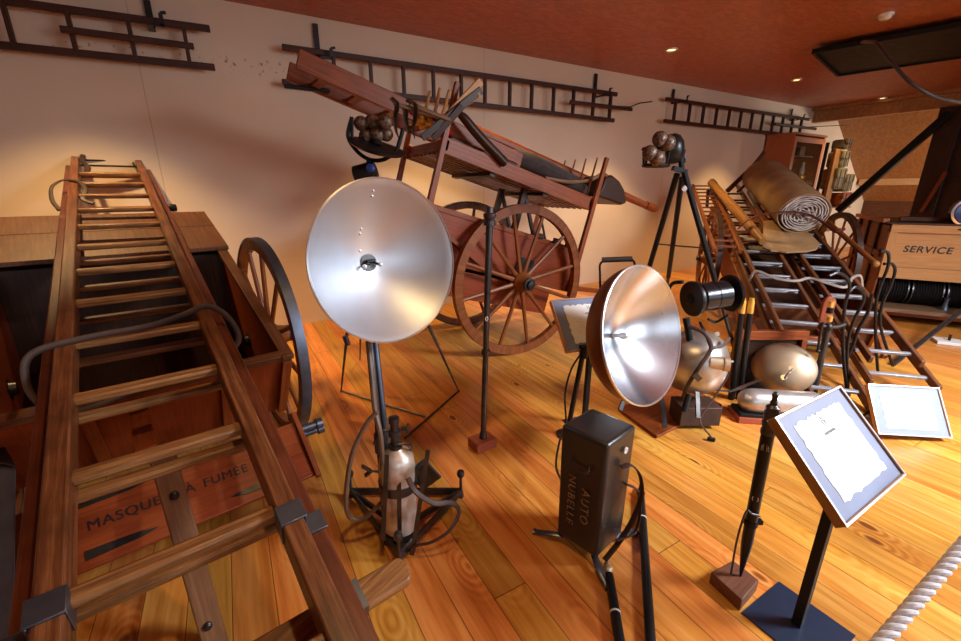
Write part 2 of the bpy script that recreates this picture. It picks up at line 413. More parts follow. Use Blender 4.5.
# ceiling lights
for i, (x, y, l) in enumerate(((5.06, 4.04, 'round recessed ceiling spotlight nearest the viewer, bright oval left of black panel'),
                            (8.08, 4.04, 'round recessed ceiling spotlight beside the left end of the black ceiling panel'),
                            (11.05, 3.95, 'round recessed ceiling spotlight farthest away, right of the other two beyond black panel'))):
    t_ = thing('ceiling_spotlight', l, 'light', (x, y, ZC), 'recessed ceiling spotlights')
    m = MB().lathe((x, y, ZC-.012), (0, 0, 1), [(0, .055), (-.004, .062), (0, .075), (.012, .075)], 28, cap=False); m.build('rim', 'porcelain', t_)
    MB().lathe((x, y, ZC-.006), (0, 0, 1), [(-.004, .03), (.004, .056)], 24).build('lamp', 'lamp_glow', t_)
px, py = G(886, 14, ZC)[:2]
t_ = thing('smoke_detector', 'round white smoke detector on the red board ceiling', 'smoke detector', (px, py, ZC))
MB().lathe((px, py, ZC), (0, 0, -1), [(0, .065), (.018, .065), (.02, .055)], 28).build('base', 'porcelain', t_)
MB().lathe((px, py, ZC-.02), (0, 0, -1), [(0, .05), (.02, .048), (.032, .03), (.034, .0001)], 28).build('cap', 'porcelain', t_)

# ================================================================== frames rotated 11 degrees (foreground)
A11 = R(11)
F11 = Frame((0, 0, 0), (math.cos(A11), math.sin(A11), 0), (-math.sin(A11), math.cos(A11), 0), (0, 0, 1))

# black ceiling panel with hanging cable
c1 = G(812, 51, 3.08); c2 = G(807, 79, 3.08)
e1 = G(961, 23.4, 3.08); d = (e1-c1).normalized()
FB = Frame(c1, d, V((d.y, -d.x, 0)), (0, 0, 1))
wid = abs((c2-c1).dot(FB.y)); sg = 1 if (c2-c1).dot(FB.y) > 0 else -1
t_ = thing('ceiling_screen', 'long flat black panel hung under the red ceiling at top right', 'panel', FB(1.4, 0, 0))
MB().box(FB, 0, 2.6, 0, sg*wid, -.008, .02).build('board', 'black_matt', t_, bev=.003)
m = MB(); m.box(FB, 0, 2.6, 0, sg*.03, -.03, -.008).box(FB, 0, 2.6, sg*(wid-.03), sg*wid, -.03, -.008).box(FB, 0, .03, sg*.03, sg*(wid-.03), -.03, -.008)
m.build('frame', 'black_matt', t_)
m = MB()
for a in (.5, 1.9): m.box(FB, a, a+.03, sg*wid*.5-.015, sg*wid*.5+.015, .02, ZC-3.08)
m.build('hanger', 'iron', t_)
m = MB().tube([Q(862, 42, 4.6), Q(876, 43, 4.3), Q(890, 60, 4.1), Q(910, 82, 3.95), Q(935, 97, 3.85), Q(966, 104, 3.75)], .014, 8, 6)
tag(m.build('hanging_cable', 'steel_dark'), 'thin dark cable curving down from the black ceiling panel', 'cable')

# ================================================================== wall ladders
def wall_ladder(label, up, low, rungs, mid, rod, brackets):
    Y = 5.02
    base = (WY(*low[0], Y)+WY(*low[1], Y))/2
    t_ = thing('wall_ladder', label, 'ladder', base, 'ladders hung on the wall')
    for p, q in (up, low): MB().bar(WY(*p, Y), WY(*q, Y), .035, .055).build('rail', 'far_ladder', t_, bev=.006)
    a, b_ = WY(*up[0], Y), WY(*up[1], Y); c, d_ = WY(*low[0], Y), WY(*low[1], Y)
    for x, y in rungs:
        p = WY(x, y, Y); k = (p.x-a.x)/(b_.x-a.x); k2 = (p.x-c.x)/(d_.x-c.x)
        MB().bar(a+(b_-a)*k, c+(d_-c)*k2, .03, .045, (0, 1, 0)).build('rung', 'far_ladder', t_)
    if mid: MB().bar(WY(*mid[0], Y-.04), WY(*mid[1], Y-.04), .03, .05).build('slide_bar', 'far_ladder', t_, bev=.006)
    if rod: MB().tube([WY(*p, Y-.04) for p in rod], .008, 6).build('hook_rod', 'iron', t_)
    for (x, y0, y1, pos) in brackets:
        m = MB(); p = WY(x, y0, Y); q = WY(x+.5, y1, Y)
        tb = thing('wall_bracket', pos, 'bracket', (p.x, YW, q.z), 'iron brackets carrying the wall ladders')
        MB().bar((p.x, YW-.03, p.z), (p.x, YW-.03, q.z-.05), .05, .012, (0, 1, 0)).bar((p.x, YW-.03, q.z-.045), (p.x, Y-.09, q.z-.045), .04, .012).build('arm', 'iron', tb)
        MB().bar((p.x+.09, Y-.09, q.z-.05), (p.x+.09, Y-.09, q.z+.045), .012, .03).bar((p.x-.02, Y-.09, q.z-.045), (p.x+.10, Y-.09, q.z-.045), .012, .02).bar((p.x+.09, Y-.09, q.z+.045), (p.x+.13, Y-.09, q.z+.055), .02, .02).build('hook', 'iron', tb)
wall_ladder('dark wooden ladder hung on the cream wall at far left', ((-25, -3), (210, 29)), ((-25, 42.5), (215, 67.5)),
            [(3, 5), (66, 9), (127, 17), (183, 25)], ((60, 29), (194, 46.5)), None,
            [(144.5, -5, 20, 'black iron bracket at the far left holding the cropped wall ladder')])
wall_ladder('long dark wooden ladder hung on the wall above the big red handcart', ((282, 47), (617, 94.5)), ((282, 82), (614, 120.5)),
            [(333, 55), (370, 60), (403, 65), (433, 69), (461, 73), (485, 76), (510, 80), (532, 83), (554, 86), (574, 89), (594, 92), (611, 94)],
            ((570, 102), (632, 109.5)), [(612, 106), (630, 107), (640, 103), (652, 101.5)],
            [(317, 20, 54, 'black iron bracket above the raised left end of the red handcart load'), (602, 72, 93, 'small black iron bracket at the right end of the long middle wall ladder')])
wall_ladder('dark wooden ladder hung on the wall near the glazed cabinet', ((666, 99), (809, 119.5)), ((664, 120.8), (806, 137)),
            [(676+x*0, 100) if 0 else (x, 100) for x in (676, 691, 705, 718.5, 731.5, 743.5, 755, 766, 777, 787, 797, 806)],
            ((775, 124), (816, 129)), [(806, 127), (828, 126), (846, 125)],
            [(680, 88, 100, 'small black iron bracket above the left end of the ladder near the cabinet'), (798.5, 108, 118, 'small black iron bracket above the glazed cabinet')])

# ================================================================== wheels
def wheel(c, ax, rad, n, parent, wood_='wheel_wood', tyre='steel_dark', rimw=.045, rimh=.06, hubr=.085, hubl=.22, spoke=.026):
    c = V(c); ax = V(ax).normalized(); n0 = V((0, 0, 1)); n0 = (n0-ax*n0.dot(ax)).normalized(); b_ = ax.cross(n0)
    rm = MB().lathe(c, ax, [(-rimw/2, rad-rimh), (-rimw/2, rad-.012), (rimw/2, rad-.012), (rimw/2, rad-rimh), (-rimw/2, rad-rimh)], 56, cap=False).build('wheel_rim', wood_, parent)
    MB().lathe(c, ax, [(-rimw/2-.003, rad-.013), (-rimw/2-.003, rad), (rimw/2+.003, rad), (rimw/2+.003, rad-.013), (-rimw/2-.003, rad-.013)], 56, cap=False).build('tyre', tyre, rm)
    for k in range(n):
        a = 2*math.pi*(k+.3)/n; d_ = n0*math.cos(a)+b_*math.sin(a)
        MB().tube([c+d_*hubr*.8, c+d_*(hubr+.12), c+d_*(rad-rimh+.01)], [spoke*.7, spoke*.55, spoke*.5], 8).build('spoke', wood_, rm)
    hb = MB().lathe(c, ax, [(-hubl/2, hubr*.45), (-hubl/2, hubr*.6), (-hubl*.25, hubr*.75), (-.035, hubr), (.035, hubr), (hubl*.25, hubr*.75), (hubl/2, hubr*.6), (hubl/2, hubr*.45)], 24).build('hub', wood_, rm)
    for s_ in (-1, 1): MB().lathe(c+ax*s_*hubl*.5, ax*s_, [(-.02, hubr*.62), (.01, hubr*.62), (.012, hubr*.4), (.035, hubr*.35), (.04, .001)], 20).build('hub_cap', 'iron', rm)
    return rm

# ================================================================== LEFT HANDCART (red box with lettering)
t_ = thing('box_handcart', 'red wooden two wheeled box handcart under the leaning ladder, lettered on its front flap', 'handcart', F11(.05, 2.9, 0))
# side profile in (a, z): tilted nose down
rl, rr_ = -.50, .58
def side(r0, r1):
    return MB().prism([F11(r0, 2.07, .725), F11(r0, 2.33, .32), F11(r0, 3.75, .62), F11(r0, 3.72, 1.30), F11(r0, 3.20, 1.11)], F11.x*(r1-r0))
side(rr_-.035, rr_).build('side_panel', 'red_panel', t_, bev=.004)
side(rl, rl+.035).build('side_panel', 'red_panel', t_, bev=.004)
for r0 in (rr_-.05, rl-.005): MB().bar(F11(r0+.027, 2.05, .725), F11(r0+.027, 3.20, 1.125), .055, .028).build('top_rail', 'brown_wood', t_, bev=.004)
MB().prism([F11(rl+.035, 2.09, .71), F11(rl+.035, 2.345, .33), F11(rl+.035, 2.365, .342), F11(rl+.035, 2.11, .722)], F11.x*(rr_-rl-.07)).build('front_panel', 'red_panel', t_)
FP = Frame(F11(0, 2.07, .735), F11.x, F11(0, .257, -.398)-F11(0, 0, 0), F11(0, -.398, -.257)-F11(0, 0, 0))
MB().box(FP, rl, rr_, -.01, .035, -.028, .012).build('front_rail', 'brown_wood', t_, bev=.004)
for r0 in (rl, -.21, .27, rr_-.045):
    MB().box(FP, r0, r0+.045, .036, .47, .0, .022).build('batten', 'red_wood', t_, bev=.003)
MB().prism([F11(rl+.035, 2.34, .34), F11(rl+.035, 3.72, .63), F11(rl+.035, 3.72, .65), F11(rl+.035, 2.34, .36)], F11.x*(rr_-rl-.07)).build('bottom_board', 'dark_wood', t_)
MB().prism([F11(rl+.035, 3.21, .54), F11(rl+.035, 3.21, 1.10), F11(rl+.035, 3.24, 1.11), F11(rl+.035, 3.24, .55)], F11.x*(rr_-rl-.07)).build('partition', 'dark_wood', t_)
ld = MB()
for a0, a1 in ((3.17, 3.52), (3.525, 3.80)):
    z0, z1 = 1.125+(a0-3.17)*.31, 1.125+(a1-3.17)*.31
    ld.prism([F11(rl-.015, a0, z0), F11(rl-.015, a1, z1), F11(rl-.015, a1, z1+.025), F11(rl-.015, a0, z0+.025)], F11.x*(rr_-rl+.03))
ld.build('lid', 'brown_wood', t_, bev=.003)
MB().prism([F11(rl+.035, 3.72, .62), F11(rl+.035, 3.72, 1.28), F11(rl+.035, 3.75, 1.29), F11(rl+.035, 3.75, .63)], F11.x*(rr_-rl-.07)).build('back_panel', 'red_panel', t_)
# flap with lettering
FTOP, FBOT = (2.10, .355), (1.86, .175)
p0, p1 = F11(-.46, *FTOP), F11(-.46, *FBOT)
FL = Frame(F11(0, *FTOP), F11.x, p0-p1, F11.x.cross(p0-p1))
flen = (p0-p1).length
fl = MB().box(FL, -.49, .55, -flen, 0, -.02, 0).build('flap', 'red_panel', t_, bev=.004)
def hinge(r0, v0, d_):
    return MB().prism([FL(r0, v0-.018, .001), FL(r0+d_*.16, v0-.012, .001), FL(r0+d_*.22, v0, .001), FL(r0+d_*.16, v0+.012, .001), FL(r0, v0+.018, .001)], FL.z*.004)
for r0, v0, d_ in ((-.28, -.045, 1), (-.28, -.25, 1), (.42, -.045, -1), (.42, -.25, -1)):
    hinge(r0, v0, d_).build('strap_hinge', 'iron', fl)
for wd_, x_ in (('MASQUES', -.128), ('À', .076), ('FUMÉE', .212)): text('lettering', wd_, .055, Frame(FL(x_-.005, -.145, .002), FL.x, FL.y, FL.z), 'letter_dark', fl, .001, spacing=1.12)
for r0 in (-.515, .552): MB().prism([F11(r0, 2.12, .40), F11(r0, 1.84, .18), F11(r0, 1.86, .15), F11(r0, 2.2, .35)], F11.x*.022).build('flap_bracket', 'red_wood', t_)
# axle, wheels, prop
WC = F11(.665, 2.78, .615); WL = F11(-.585, 2.78, .615)
MB().cyl(F11(.58, 2.78, .615), WC, .022, 14).build('axle', 'iron', t_)
MB().cyl(WL, F11(-.50, 2.78, .615), .022, 14).build('axle', 'iron', t_)
wheel(WC, F11.x, .615, 12, t_, 'wheel_wood', 'steel_blue', .045, .07)
wheel(WL, F11.x, .615, 12, t_, 'wheel_wood', 'steel_blue', .045, .07)
m = MB()
m.lathe(F11(.56, 2.10, .30), F11.x, [(0, .02), (.10, .02), (.10, .03), (.13, .03)], 14)
m.lathe(F11(.56, 2.15, .24), F11.x, [(0, .02), (.12, .02), (.12, .03), (.15, .03)], 14)
m.build('pin', 'steel_blue', t_)
m = MB().bar(F11(.005, 1.60, .70), F11(.02, 1.40, .0), .072, .04, F11.y); lg = m.build('prop_leg', 'prop_wood', t_, bev=.005)
m = MB()
for z in (.545, .10):
    a = 1.60-.2*(.70-z)/.7; m.lathe(F11(.01, a-.02, z), F11(0, -1, .2), [(0, .014), (.008, .014), (.014, .006), (.014, .001)], 12)
m.build('bolt', 'iron', lg)
MB().bar(F11(-.03, 1.60, .68), F11(-.03, 2.15, .62), .06, .05).build('drawbar', 'red_wood', t_, bev=.004)

# dark chest on the extreme left
t_ = thing('dark_chest', 'dark metal chest cut by the left edge beside the foreground ladder', 'chest', F11(-.62, 1.5, 0))
k = .9
a_, b_ = Q(17, 468, 1.25), Q(15, 641, .93)
c = Q(-60, 474, 1.35); d_ = Q(-60, 660, 1.0)
e_ = Q(5, 455, 1.45); e2 = Q(-60, 460, 1.6)
low = lambda p, z: V((p.x, p.y, z))
bz = .0
m = MB(); top = [a_, c, e2, e_]
zt = sum(p.z for p in top)/4
top = [low(a_, a_.z), low(c, a_.z), low(e2, a_.z), low(e_, a_.z)]
dirb = (b_-a_); 
bot = [p+dirb*(p.z/(-dirb.z)) for p in top]
m.hexa(bot+top); m.build('body', 'steel_blue', t_, bev=.012)
m = MB(); m.hexa([p+V((0, 0, .0005)) for p in top]+[p+V((0, 0, .014)) for p in top]); m.build('lid', 'black_paint', t_, bev=.004)

# ================================================================== FOREGROUND LADDER
EL = R(13.5)
AH = R(8.9); hx, hy = V((math.cos(AH), math.sin(AH), 0)), V((-math.sin(AH), math.cos(AH), 0))
FLd = Frame(F11(-.191, 1.026, .710)+hx*.191, hx, hy*math.cos(EL)+V((0, 0, math.sin(EL))), hy*(-math.sin(EL))+V((0, 0, math.cos(EL))))
S = .349
t_ = thing('foreground_ladder', 'large two section wooden ladder leaning over the box handcart in the left foreground', 'ladder', FLd(0, 0, -.1))
k0, k1 = -2.2, 12.95
for s_ in (-1, 1):
    MB().bar(FLd(s_*.215, k0*S, 0), FLd(s_*.215, k1*S, 0), .05, .085, FLd.z).build('rail', 'ladder_wood', t_, bev=.006)
    MB().bar(FLd(s_*.268, k0*S, -.075), FLd(s_*.268, (k1-.25)*S, -.075), .045, .085, FLd.z).build('rail', 'ladder_wood_red', t_, bev=.006)
for k in range(-2, 13):
    if k < 12:
        MB().bar(FLd(-.195, k*S, .012), FLd(.195, k*S, .012), .040, .028, FLd.z).build('rung', 'rung_wood', t_, bev=.008)
    MB().bar(FLd(-.25, (k+.12)*S, -.09), FLd(.25, (k+.12)*S, -.09), .036, .028, FLd.z).build('rung', 'rung_wood' if k < 3 else 'ladder_wood', t_, bev=.008)
m = MB(); m.cyl(FLd(-.19, 12.45*S, .02), FLd(.19, 12.45*S, .02), .008, 10); m.cyl(FLd(-.19, 12.1*S, .0), FLd(.19, 12.1*S, .0), .008, 10)
m.cyl(FLd(.175, 12.45*S, .02), FLd(.175, 12.1*S, .0), .008, 8).build('tie_rod', 'iron', t_)
def clamp(s_, v):
    return MB().box(FLd, *sorted((s_*.186, s_*.248)), v, v+.06, .043, .049).box(FLd, *sorted((s_*.241, s_*.246)), v, v+.06, -.035, .043).box(FLd, *sorted((s_*.246, s_*.297)), v, v+.06, -.033, -.027).box(FLd, *sorted((s_*.186, s_*.190)), v, v+.06, -.02, .043)
vcl = .06
clamp(1, -.075).build('metal_clamp', 'steel_blue', t_, bev=.002)
clamp(-1, -.05).build('metal_clamp', 'steel_blue', t_, bev=.002)
bar_a = -.225
m = MB().prism([FLd(.435+.022*math.cos(q), bar_a+.036*math.sin(q), -.165) for q in [R(-90+18*i) for i in range(11)]]+[FLd(-.40, bar_a+.036, -.165), FLd(-.40, bar_a-.036, -.165)], FLd.z*.035)
m.build('cross_bar', 'rung_wood', t_, bev=.005)
MB().box(FLd, .30, .325, bar_a-.04, bar_a+.04, -.17, -.125).build('bar_band', 'steel_blue', t_)
# straps tied around the ladder
v = 3.0*S
def SP(r, k, n): return FLd(r, k*S, n)
m = MB().tube([SP(-.29, 2.45, -.10), SP(-.315, 2.6, -.03), SP(-.29, 2.78, .045), SP(-.15, 2.9, .052), SP(.03, 2.98, .046), SP(.16, 3.12, .052), SP(.235, 3.2, .06), SP(.30, 3.05, .01), SP(.315, 2.9, -.08), SP(.2, 2.8, -.15), SP(0, 2.7, -.15), SP(-.2, 2.5, -.15), SP(-.29, 2.45, -.10)], .012, 8, 6, flat=.4)
tag(m.build('leather_strap', 'leather'), 'brown leather strap tied across the middle of the foreground ladder', 'strap')
m = MB().tube([SP(-.24, 9.9, .05), SP(-.28, 9.8, .05), SP(-.325, 9.5, .03), SP(-.33, 9.1, -.02), SP(-.30, 8.8, -.06)], .013, 8, 6, flat=.5)
m.tube([SP(-.24, 9.9, .05), SP(-.18, 9.7, .05), SP(-.15, 9.2, .04), SP(-.17, 8.9, .0), SP(-.12, 8.8, -.02)], .016, 8, 6, flat=.6)
tag(m.build('leather_strap', 'leather'), 'dark leather loop hanging from the upper left rail of the foreground ladder', 'strap')
m = MB().tube([SP(-.2, 12.9, .05), SP(-.16, 12.6, .055), SP(-.17, 12.2, .03), SP(-.14, 11.9, .0), SP(-.15, 11.6, -.02)], .02, 8, 5, flat=.6)
tag(m.build('leather_strap', 'leather'), 'short dark strap knotted at the very top of the foreground ladder', 'strap')
m = MB().lathe(SP(.30, 8.9, -.07), FLd.x, [(-.02, .02), (.02, .03), (.045, .025), (.05, .001)], 12)
m.build('wing_nut', 'iron', t_)

# ================================================================== BIG RED HANDCART
TL = R(16.5)
FC = Frame((2.24, 3.66, .69), (math.cos(TL), 0, -math.sin(TL)), (0, 1, 0), (math.sin(TL), 0, math.cos(TL)))
def LC(x, y, Y):
    p = WY(x, y, Y)-FC.o; return (p.dot(FC.x), Y-FC.o.y, p.dot(FC.z))
def AC(x, y, Y): return WY(x, y, Y)
t_ = thing('ladder_handcart', 'big red two wheeled fire handcart with slatted rack in the middle of the room', 'handcart', (2.24, 3.66, 0))
wheel(FC.o+V((0, -.52, 0)), (0, -1, 0), .69, 12, t_, 'wheel_wood', 'wheel_wood', .055, .075, .095, .26, .034)
wheel(FC.o+V((0, .52, 0)), (0, 1, 0), .69, 12, t_, 'wheel_wood', 'dark_wood', .055, .075, .095, .26, .034)
MB().cyl(FC.o+V((0, -.5, 0)), FC.o+V((0, .5, 0)), .03, 14).build('axle', 'iron', t_)
YH = .40
for s_ in (-1, 1):
    y0, y1 = sorted((s_*YH, s_*(YH-.03)))
    MB().box(FC, -1.03, .72, y0, y1, .03, .43).build('side_panel', 'red_panel', t_, bev=.004)
    MB().box(FC, -1.05, .74, y0-.008, y1+.008, .40, .445).build('top_rail', 'red_wood', t_, bev=.004)
    MB().box(FC, -1.03, .72, y0-.004, y1+.004, .0, .045).build('bottom_rail', 'red_wood', t_, bev=.004)
    MB().box(FC, -.95, .50, y0+s_*-.03, y1+s_*-.03, -.27, -.03).build('lower_side_panel', 'red_panel', t_, bev=.004)
    MB().bar(FC(-1.0, s_*(YH+.025), .32), FC(-.3, s_*(YH+.025), .02), .05, .03).build('brace', 'red_wood', t_)
for u in (-1.03, .69): MB().box(FC, u, u+.03, -YH+.03, YH-.03, .03, .43).build('end_panel', 'red_panel', t_)
MB().box(FC, -1.0, .70, -YH+.03, YH-.03, .02, .045).build('bottom_board', 'dark_wood', t_)
MB().box(FC, -.95, .50, -YH+.06, YH-.06, -.27, -.25).build('lower_bottom_board', 'dark_wood', t_)
for u in (-.95, .48): MB().box(FC, u, u+.025, -YH+.06, YH-.06, -.25, -.03).build('lower_end_panel', 'red_panel', t_)
# rack on four posts
for s_ in (-1, 1):
    for u, w1 in ((-1.0, 1.36), (.70, 1.36)):
        if s_ == 1: w1 = 1.15
        MB().bar(FC(u, s_*(YH+.02), .0 if u > 0 else .10), FC(u, s_*(YH+.02), w1), .045, .055, FC.x, taper=.75).build('post', 'red_wood', t_, bev=.005)
    y0, y1 = sorted((s_*(YH+.0), s_*(YH-.03)))
    MB().box(FC, -1.0, .70, y0, y1, .84, .965).build('rack_rail', 'red_wood', t_, bev=.005)
    MB().bar(FC(.55, s_*(YH-.03), .03), FC(1.42, s_*(YH-.12), .10), .04, .05).build('shaft', 'red_wood', t_, bev=.006)
for k in range(9):
    v_ = -YH+.05+k*(2*YH-.1)/8
    MB().box(FC, -.98, .69, v_-.018, v_+.018, .845, .865).build('rack_slat', 'wheel_wood', t_)
for u in (-.98, .66): MB().box(FC, u, u+.04, -YH, YH, .865, .95).build('rack_end_rail', 'red_wood', t_, bev=.004)
for u in (-.5, .1): MB().box(FC, u, u+.05, -YH+.03, YH-.03, .815, .845).build('rack_crosspiece', 'dark_wood', t_)
for k in range(5):
    v_ = YH-.12-k*.16
    MB().tube([FC(.68, v_+.05, .95), FC(.68, v_+.05, 1.36)], [.012, .008], 8).build('peg', 'wheel_wood', t_)
for xa, ya, xb, yb in ((425, 113, 430, 91), (434, 117, 440, 88), (443, 114, 449.5, 90)):
    MB().tube([AC(xa, ya, 3.45), AC(xb, yb, 3.45)], [.017, .013], 8).build('peg', 'pine', t_)
for s_ in (-1, 1): MB().bar(FC(.0, s_*.2, .45), FC(.0, s_*.2, .85), .05, .05, FC.x).bar(FC(.25, s_*.2, .45), FC(.0, s_*.2, .83), .03, .03).build('rack_stay', 'dark_wood', t_)
m = MB()
for u in (.1, .32, .48): m.box(FC, u, u+.1, -YH-.03, -YH-.008, .43, .48)
m.build('latch', 'dark_wood', t_, bev=.01)
MB().tube([FC(.68, YH, .82), FC(.95, YH-.05, .35), FC(1.1, YH-.1, .05)], .013, 8).build('iron_stay', 'iron', t_)
m = MB().box(FC, -.02, .18, -YH-.01, -YH, .08, .22); m.build('iron_plate', 'iron', t_)

# long roof ladder of thick boards on the rack
Yn, Yf = 3.42, 3.80
ln = thing('roof_ladder', 'long heavy roof ladder lying on the red handcart, its boxed end high at the left', 'ladder', FC(0, 0, 1.0))
for (Y, w0) in ((Yn, 1.02), (Yf, 1.0)):
    u0 = LC(297, 60, Yn)[0] if Y == Yn else LC(288, 70, Yf)[0]
    wL = LC(300, 60, Yn)[2] if Y == Yn else LC(290, 72, Yf)[2]
    wR = 1.03
    p, q = FC(u0, Y-FC.o.y, wL), FC(-.15, Y-FC.o.y, wL+(wR-wL)*.6)
    MB().bar(p, q, .045, .13, FC.z).build('side_board', 'red_wood', ln, bev=.006)
    globals()['_end%d' % (Y == Yn)] = (p, q)
pN, qN = _end1; pF, qF = _end0
for k in range(7):
    f_ = .10+k*.14
    MB().bar(pN.lerp(qN, f_)-FC.z*.03, pF.lerp(qF, f_)-FC.z*.03, .06, .035, FC.z).build('rung', 'wheel_wood', ln, bev=.004)
m = MB().bar(AC(284, 86, 3.75), AC(330, 91, 3.75), .03, .03, taper=1.0).build('iron_tip', 'iron', ln, bev=.008)
# boards and poles above the rack
m = MB().bar(AC(440, 112, 3.5), AC(655, 203, 3.6), .09, .05, FC.z)
x_ = thing('wooden_pole', 'thick dark red beam ending in a blunt handle right of the red handcart', 'pole', AC(560, 165, 3.6))
MB().tube([AC(470, 128, 3.85), AC(600, 186, 3.7), AC(625, 196, 3.65), AC(652, 208, 3.6)], [.05, .05, .045, .04], 10).build('shaft', 'red_wood', x_)
MB().tube([AC(646, 205, 3.6), AC(653, 208, 3.6), AC(656, 209, 3.6)], [.046, .05, .035], 10).build('knob', 'red_wood', x_)
x_ = tag(MB().bar(AC(484, 131, 3.9), AC(612, 191, 3.9), .06, .03, FC.z).build('long_board', 'wheel_wood', None, bev=.005), 'thin reddish board edge sloping along the top of the red handcart load', 'board')
# dark rolled tarpaulin and leather scoop
x_ = MB().tube([FC(-.35, -.12, 1.07), FC(.0, -.14, 1.10), FC(.35, -.15, 1.09), FC(.62, -.15, 1.07), FC(.80, -.12, 1.06)], [.08, .12, .11, .11, .07], 12, 5, flat=.75).build('rolled_tarpaulin', 'tarp_dark')
tag(x_, 'long dark rolled tarpaulin lying on the red handcart rack', 'tarpaulin')
x_ = MB().prism([AC(603, 186, 3.35), AC(606, 177, 3.35), AC(613, 175, 3.35), AC(620, 181, 3.35), AC(625, 190, 3.35), AC(627, 203, 3.35), AC(622, 205, 3.35), AC(598, 196, 3.35)], (0, .38, 0)).build('leather_bag', 'dark_wood', None, bev=.02)
tag(x_, 'dark rounded leather bag at the lower right end of the red handcart rack', 'bag')
x_ = MB().tube([AC(545, 178, 3.4), AC(570, 182, 3.4), AC(590, 180, 3.38), AC(602, 174, 3.36), AC(607, 176, 3.34)], .018, 8, 6).build('curved_branch', 'old_board')
tag(x_, 'pale curved wooden handle lying beside the dark leather bag on the red handcart', 'handle')
# leaning trumpet like wooden scoop
x_ = MB().tube([AC(457, 112, 3.28), AC(464, 118, 3.26), AC(480, 137, 3.25), AC(505, 163, 3.24)], [.022, .045, .05, .05], 12, 5, flat=.8).build('leather_tube', 'dark_wood')
tag(x_, 'dark tapering leather tube slanting across the near rail of the red handcart', 'tube')
# axes / hooks on the left of the rack
def hook_tool(label, grip, head, tip, Y, mat='old_board'):
    o = thing('fire_hook', label, 'fire hook', AC(*head[0], Y), 'hooked tools on the red handcart')
    MB().tube([AC(*p, Y) for p in grip], .016, 8).build('handle', mat, o)
    MB().tube([AC(*p, Y) for p in head], [.030, .040, .034, .022, .005][:len(head)], 8, 4, flat=.35).build('blade', 'steel_dark', o)
hook_tool('curved iron hook, leftmost of the claws hanging from the red handcart load', [(394, 103), (440, 118)], [(391, 98), (397, 105), (395, 118), (396, 130), (399, 139)], None, 3.15)
hook_tool('curved iron hook, second claw from the left on the red handcart load', [(410, 104), (450, 120)], [(407, 100), (415, 106), (415, 120), (413, 130), (415, 139)], None, 3.12)
hook_tool('pale worn claw hook hanging between the two dark hooks on the red handcart', [(404, 108), (430, 116)], [(401, 106), (405, 110), (406, 120), (408, 130), (410, 137)], None, 3.2)
for (a_, b_, mt, w_, l_) in (((422, 138), (481, 90), 'dark_wood', .05, 'dark axe handle crossing upwards over the red handcart hooks'),
                          ((433, 139), (462, 106), 'dark_wood', .045, 'short dark stave leaning behind the left post of the red handcart'),
                          ((447, 116), (481, 81), 'pine', .05, 'pale wooden stake at the top of the red handcart load'),
                          ((455, 112), (480, 94), 'pine', .035, 'short pale stake just below the brightest stake on the red handcart')):
    x_ = MB().bar(AC(*a_, 3.16), AC(*b_, 3.10), w_, .02, (0, 1, 0), taper=1.15).build('wooden_stake', mt, None, bev=.004); tag(x_, l_, 'stake', 'stakes stuck in the handcart load')
for i, (x, y, mt) in enumerate(((409, 112, 'red_paint'), (418, 121, 'brass'), (426, 124, 'brass'), (433, 119, 'copper_shell'), (441, 126, 'brass'), (446, 133, 'red_paint'), (421, 115, 'brass'))):
    o = MB().lathe(AC(x, y, 3.42), V((.6, -.5, .3)), [(-.06, .018), (-.03, .03), (.02, .03), (.03, .04), (.05, .04), (.055, .02)], 14).build('hose_nozzle', mt)
    tag(o, 'small brass or red hose fitting piled in the shadow behind the hooks', 'hose fitting', 'hose fittings on the red handcart')
x_ = tag(MB().box(FC, -.9, -.2, -.30, .05, .965, 1.02).build('folded_tarpaulin', 'leather', None, bev=.02), 'folded brown leather sheet under the hooks on the red handcart rack', 'tarpaulin')

# ================================================================== LAMP 1: big round reflector with gas bottle
gb = G(393, 540); B0 = V((gb.x, gb.y, 0))
D1 = B0.dot(FW)
bc = Q(400, 512, D1+.02); BC = V((bc.x, bc.y, 0))
t_ = thing('gas_floodlight', 'portable gas floodlight with huge round silver reflector on a pole above its bottle', 'floodlight', BC)
# bottle
bz = lambda y: Q(400, y, D1).z
zs = bz(452)
MB().lathe((BC.x, BC.y, .05), (0, 0, 1), [(0, .055), (.015, .074), (zs-.13, .077), (zs-.09, .073), (zs-.065, .056), (zs-.05, .034), (zs-.04, .027)], 32).build('gas_bottle', 'tank_metal', t_)
vz = zs+.01
vl = MB().lathe((BC.x, BC.y, vz-.005), (0, 0, 1), [(0, .028), (.02, .03), (.022, .02), (.06, .018), (.062, .026), (.085, .026), (.088, .016), (.12, .016), (.122, .022), (.145, .022), (.148, .01)], 18).build('valve', 'steel_dark', t_)
m = MB().lathe((BC.x, BC.y, vz-.028), (0, 0, 1), [(0, .031), (.02, .031)], 18); m.build('red_ring', 'red_paint', t_)
m = MB().tube([BC+V((0, 0, vz+.07)), BC+V((-.05, .02, vz+.08)), BC+V((-.085, .02, vz+.03))], .006, 6, 5).lathe(BC+V((.03, 0, vz+.08)), RT, [(0, .01), (.02, .01), (.022, .022), (.03, .022)], 12).tube([BC+V((.0, -.03, vz+.03)), BC+V((.05, -.04, vz+.02)), BC+V((.06, .0, vz-.04)), BC+V((.05, .06, vz-.05))], .006, 6, 5)
m.build('pipe', 'steel_dark', vl)
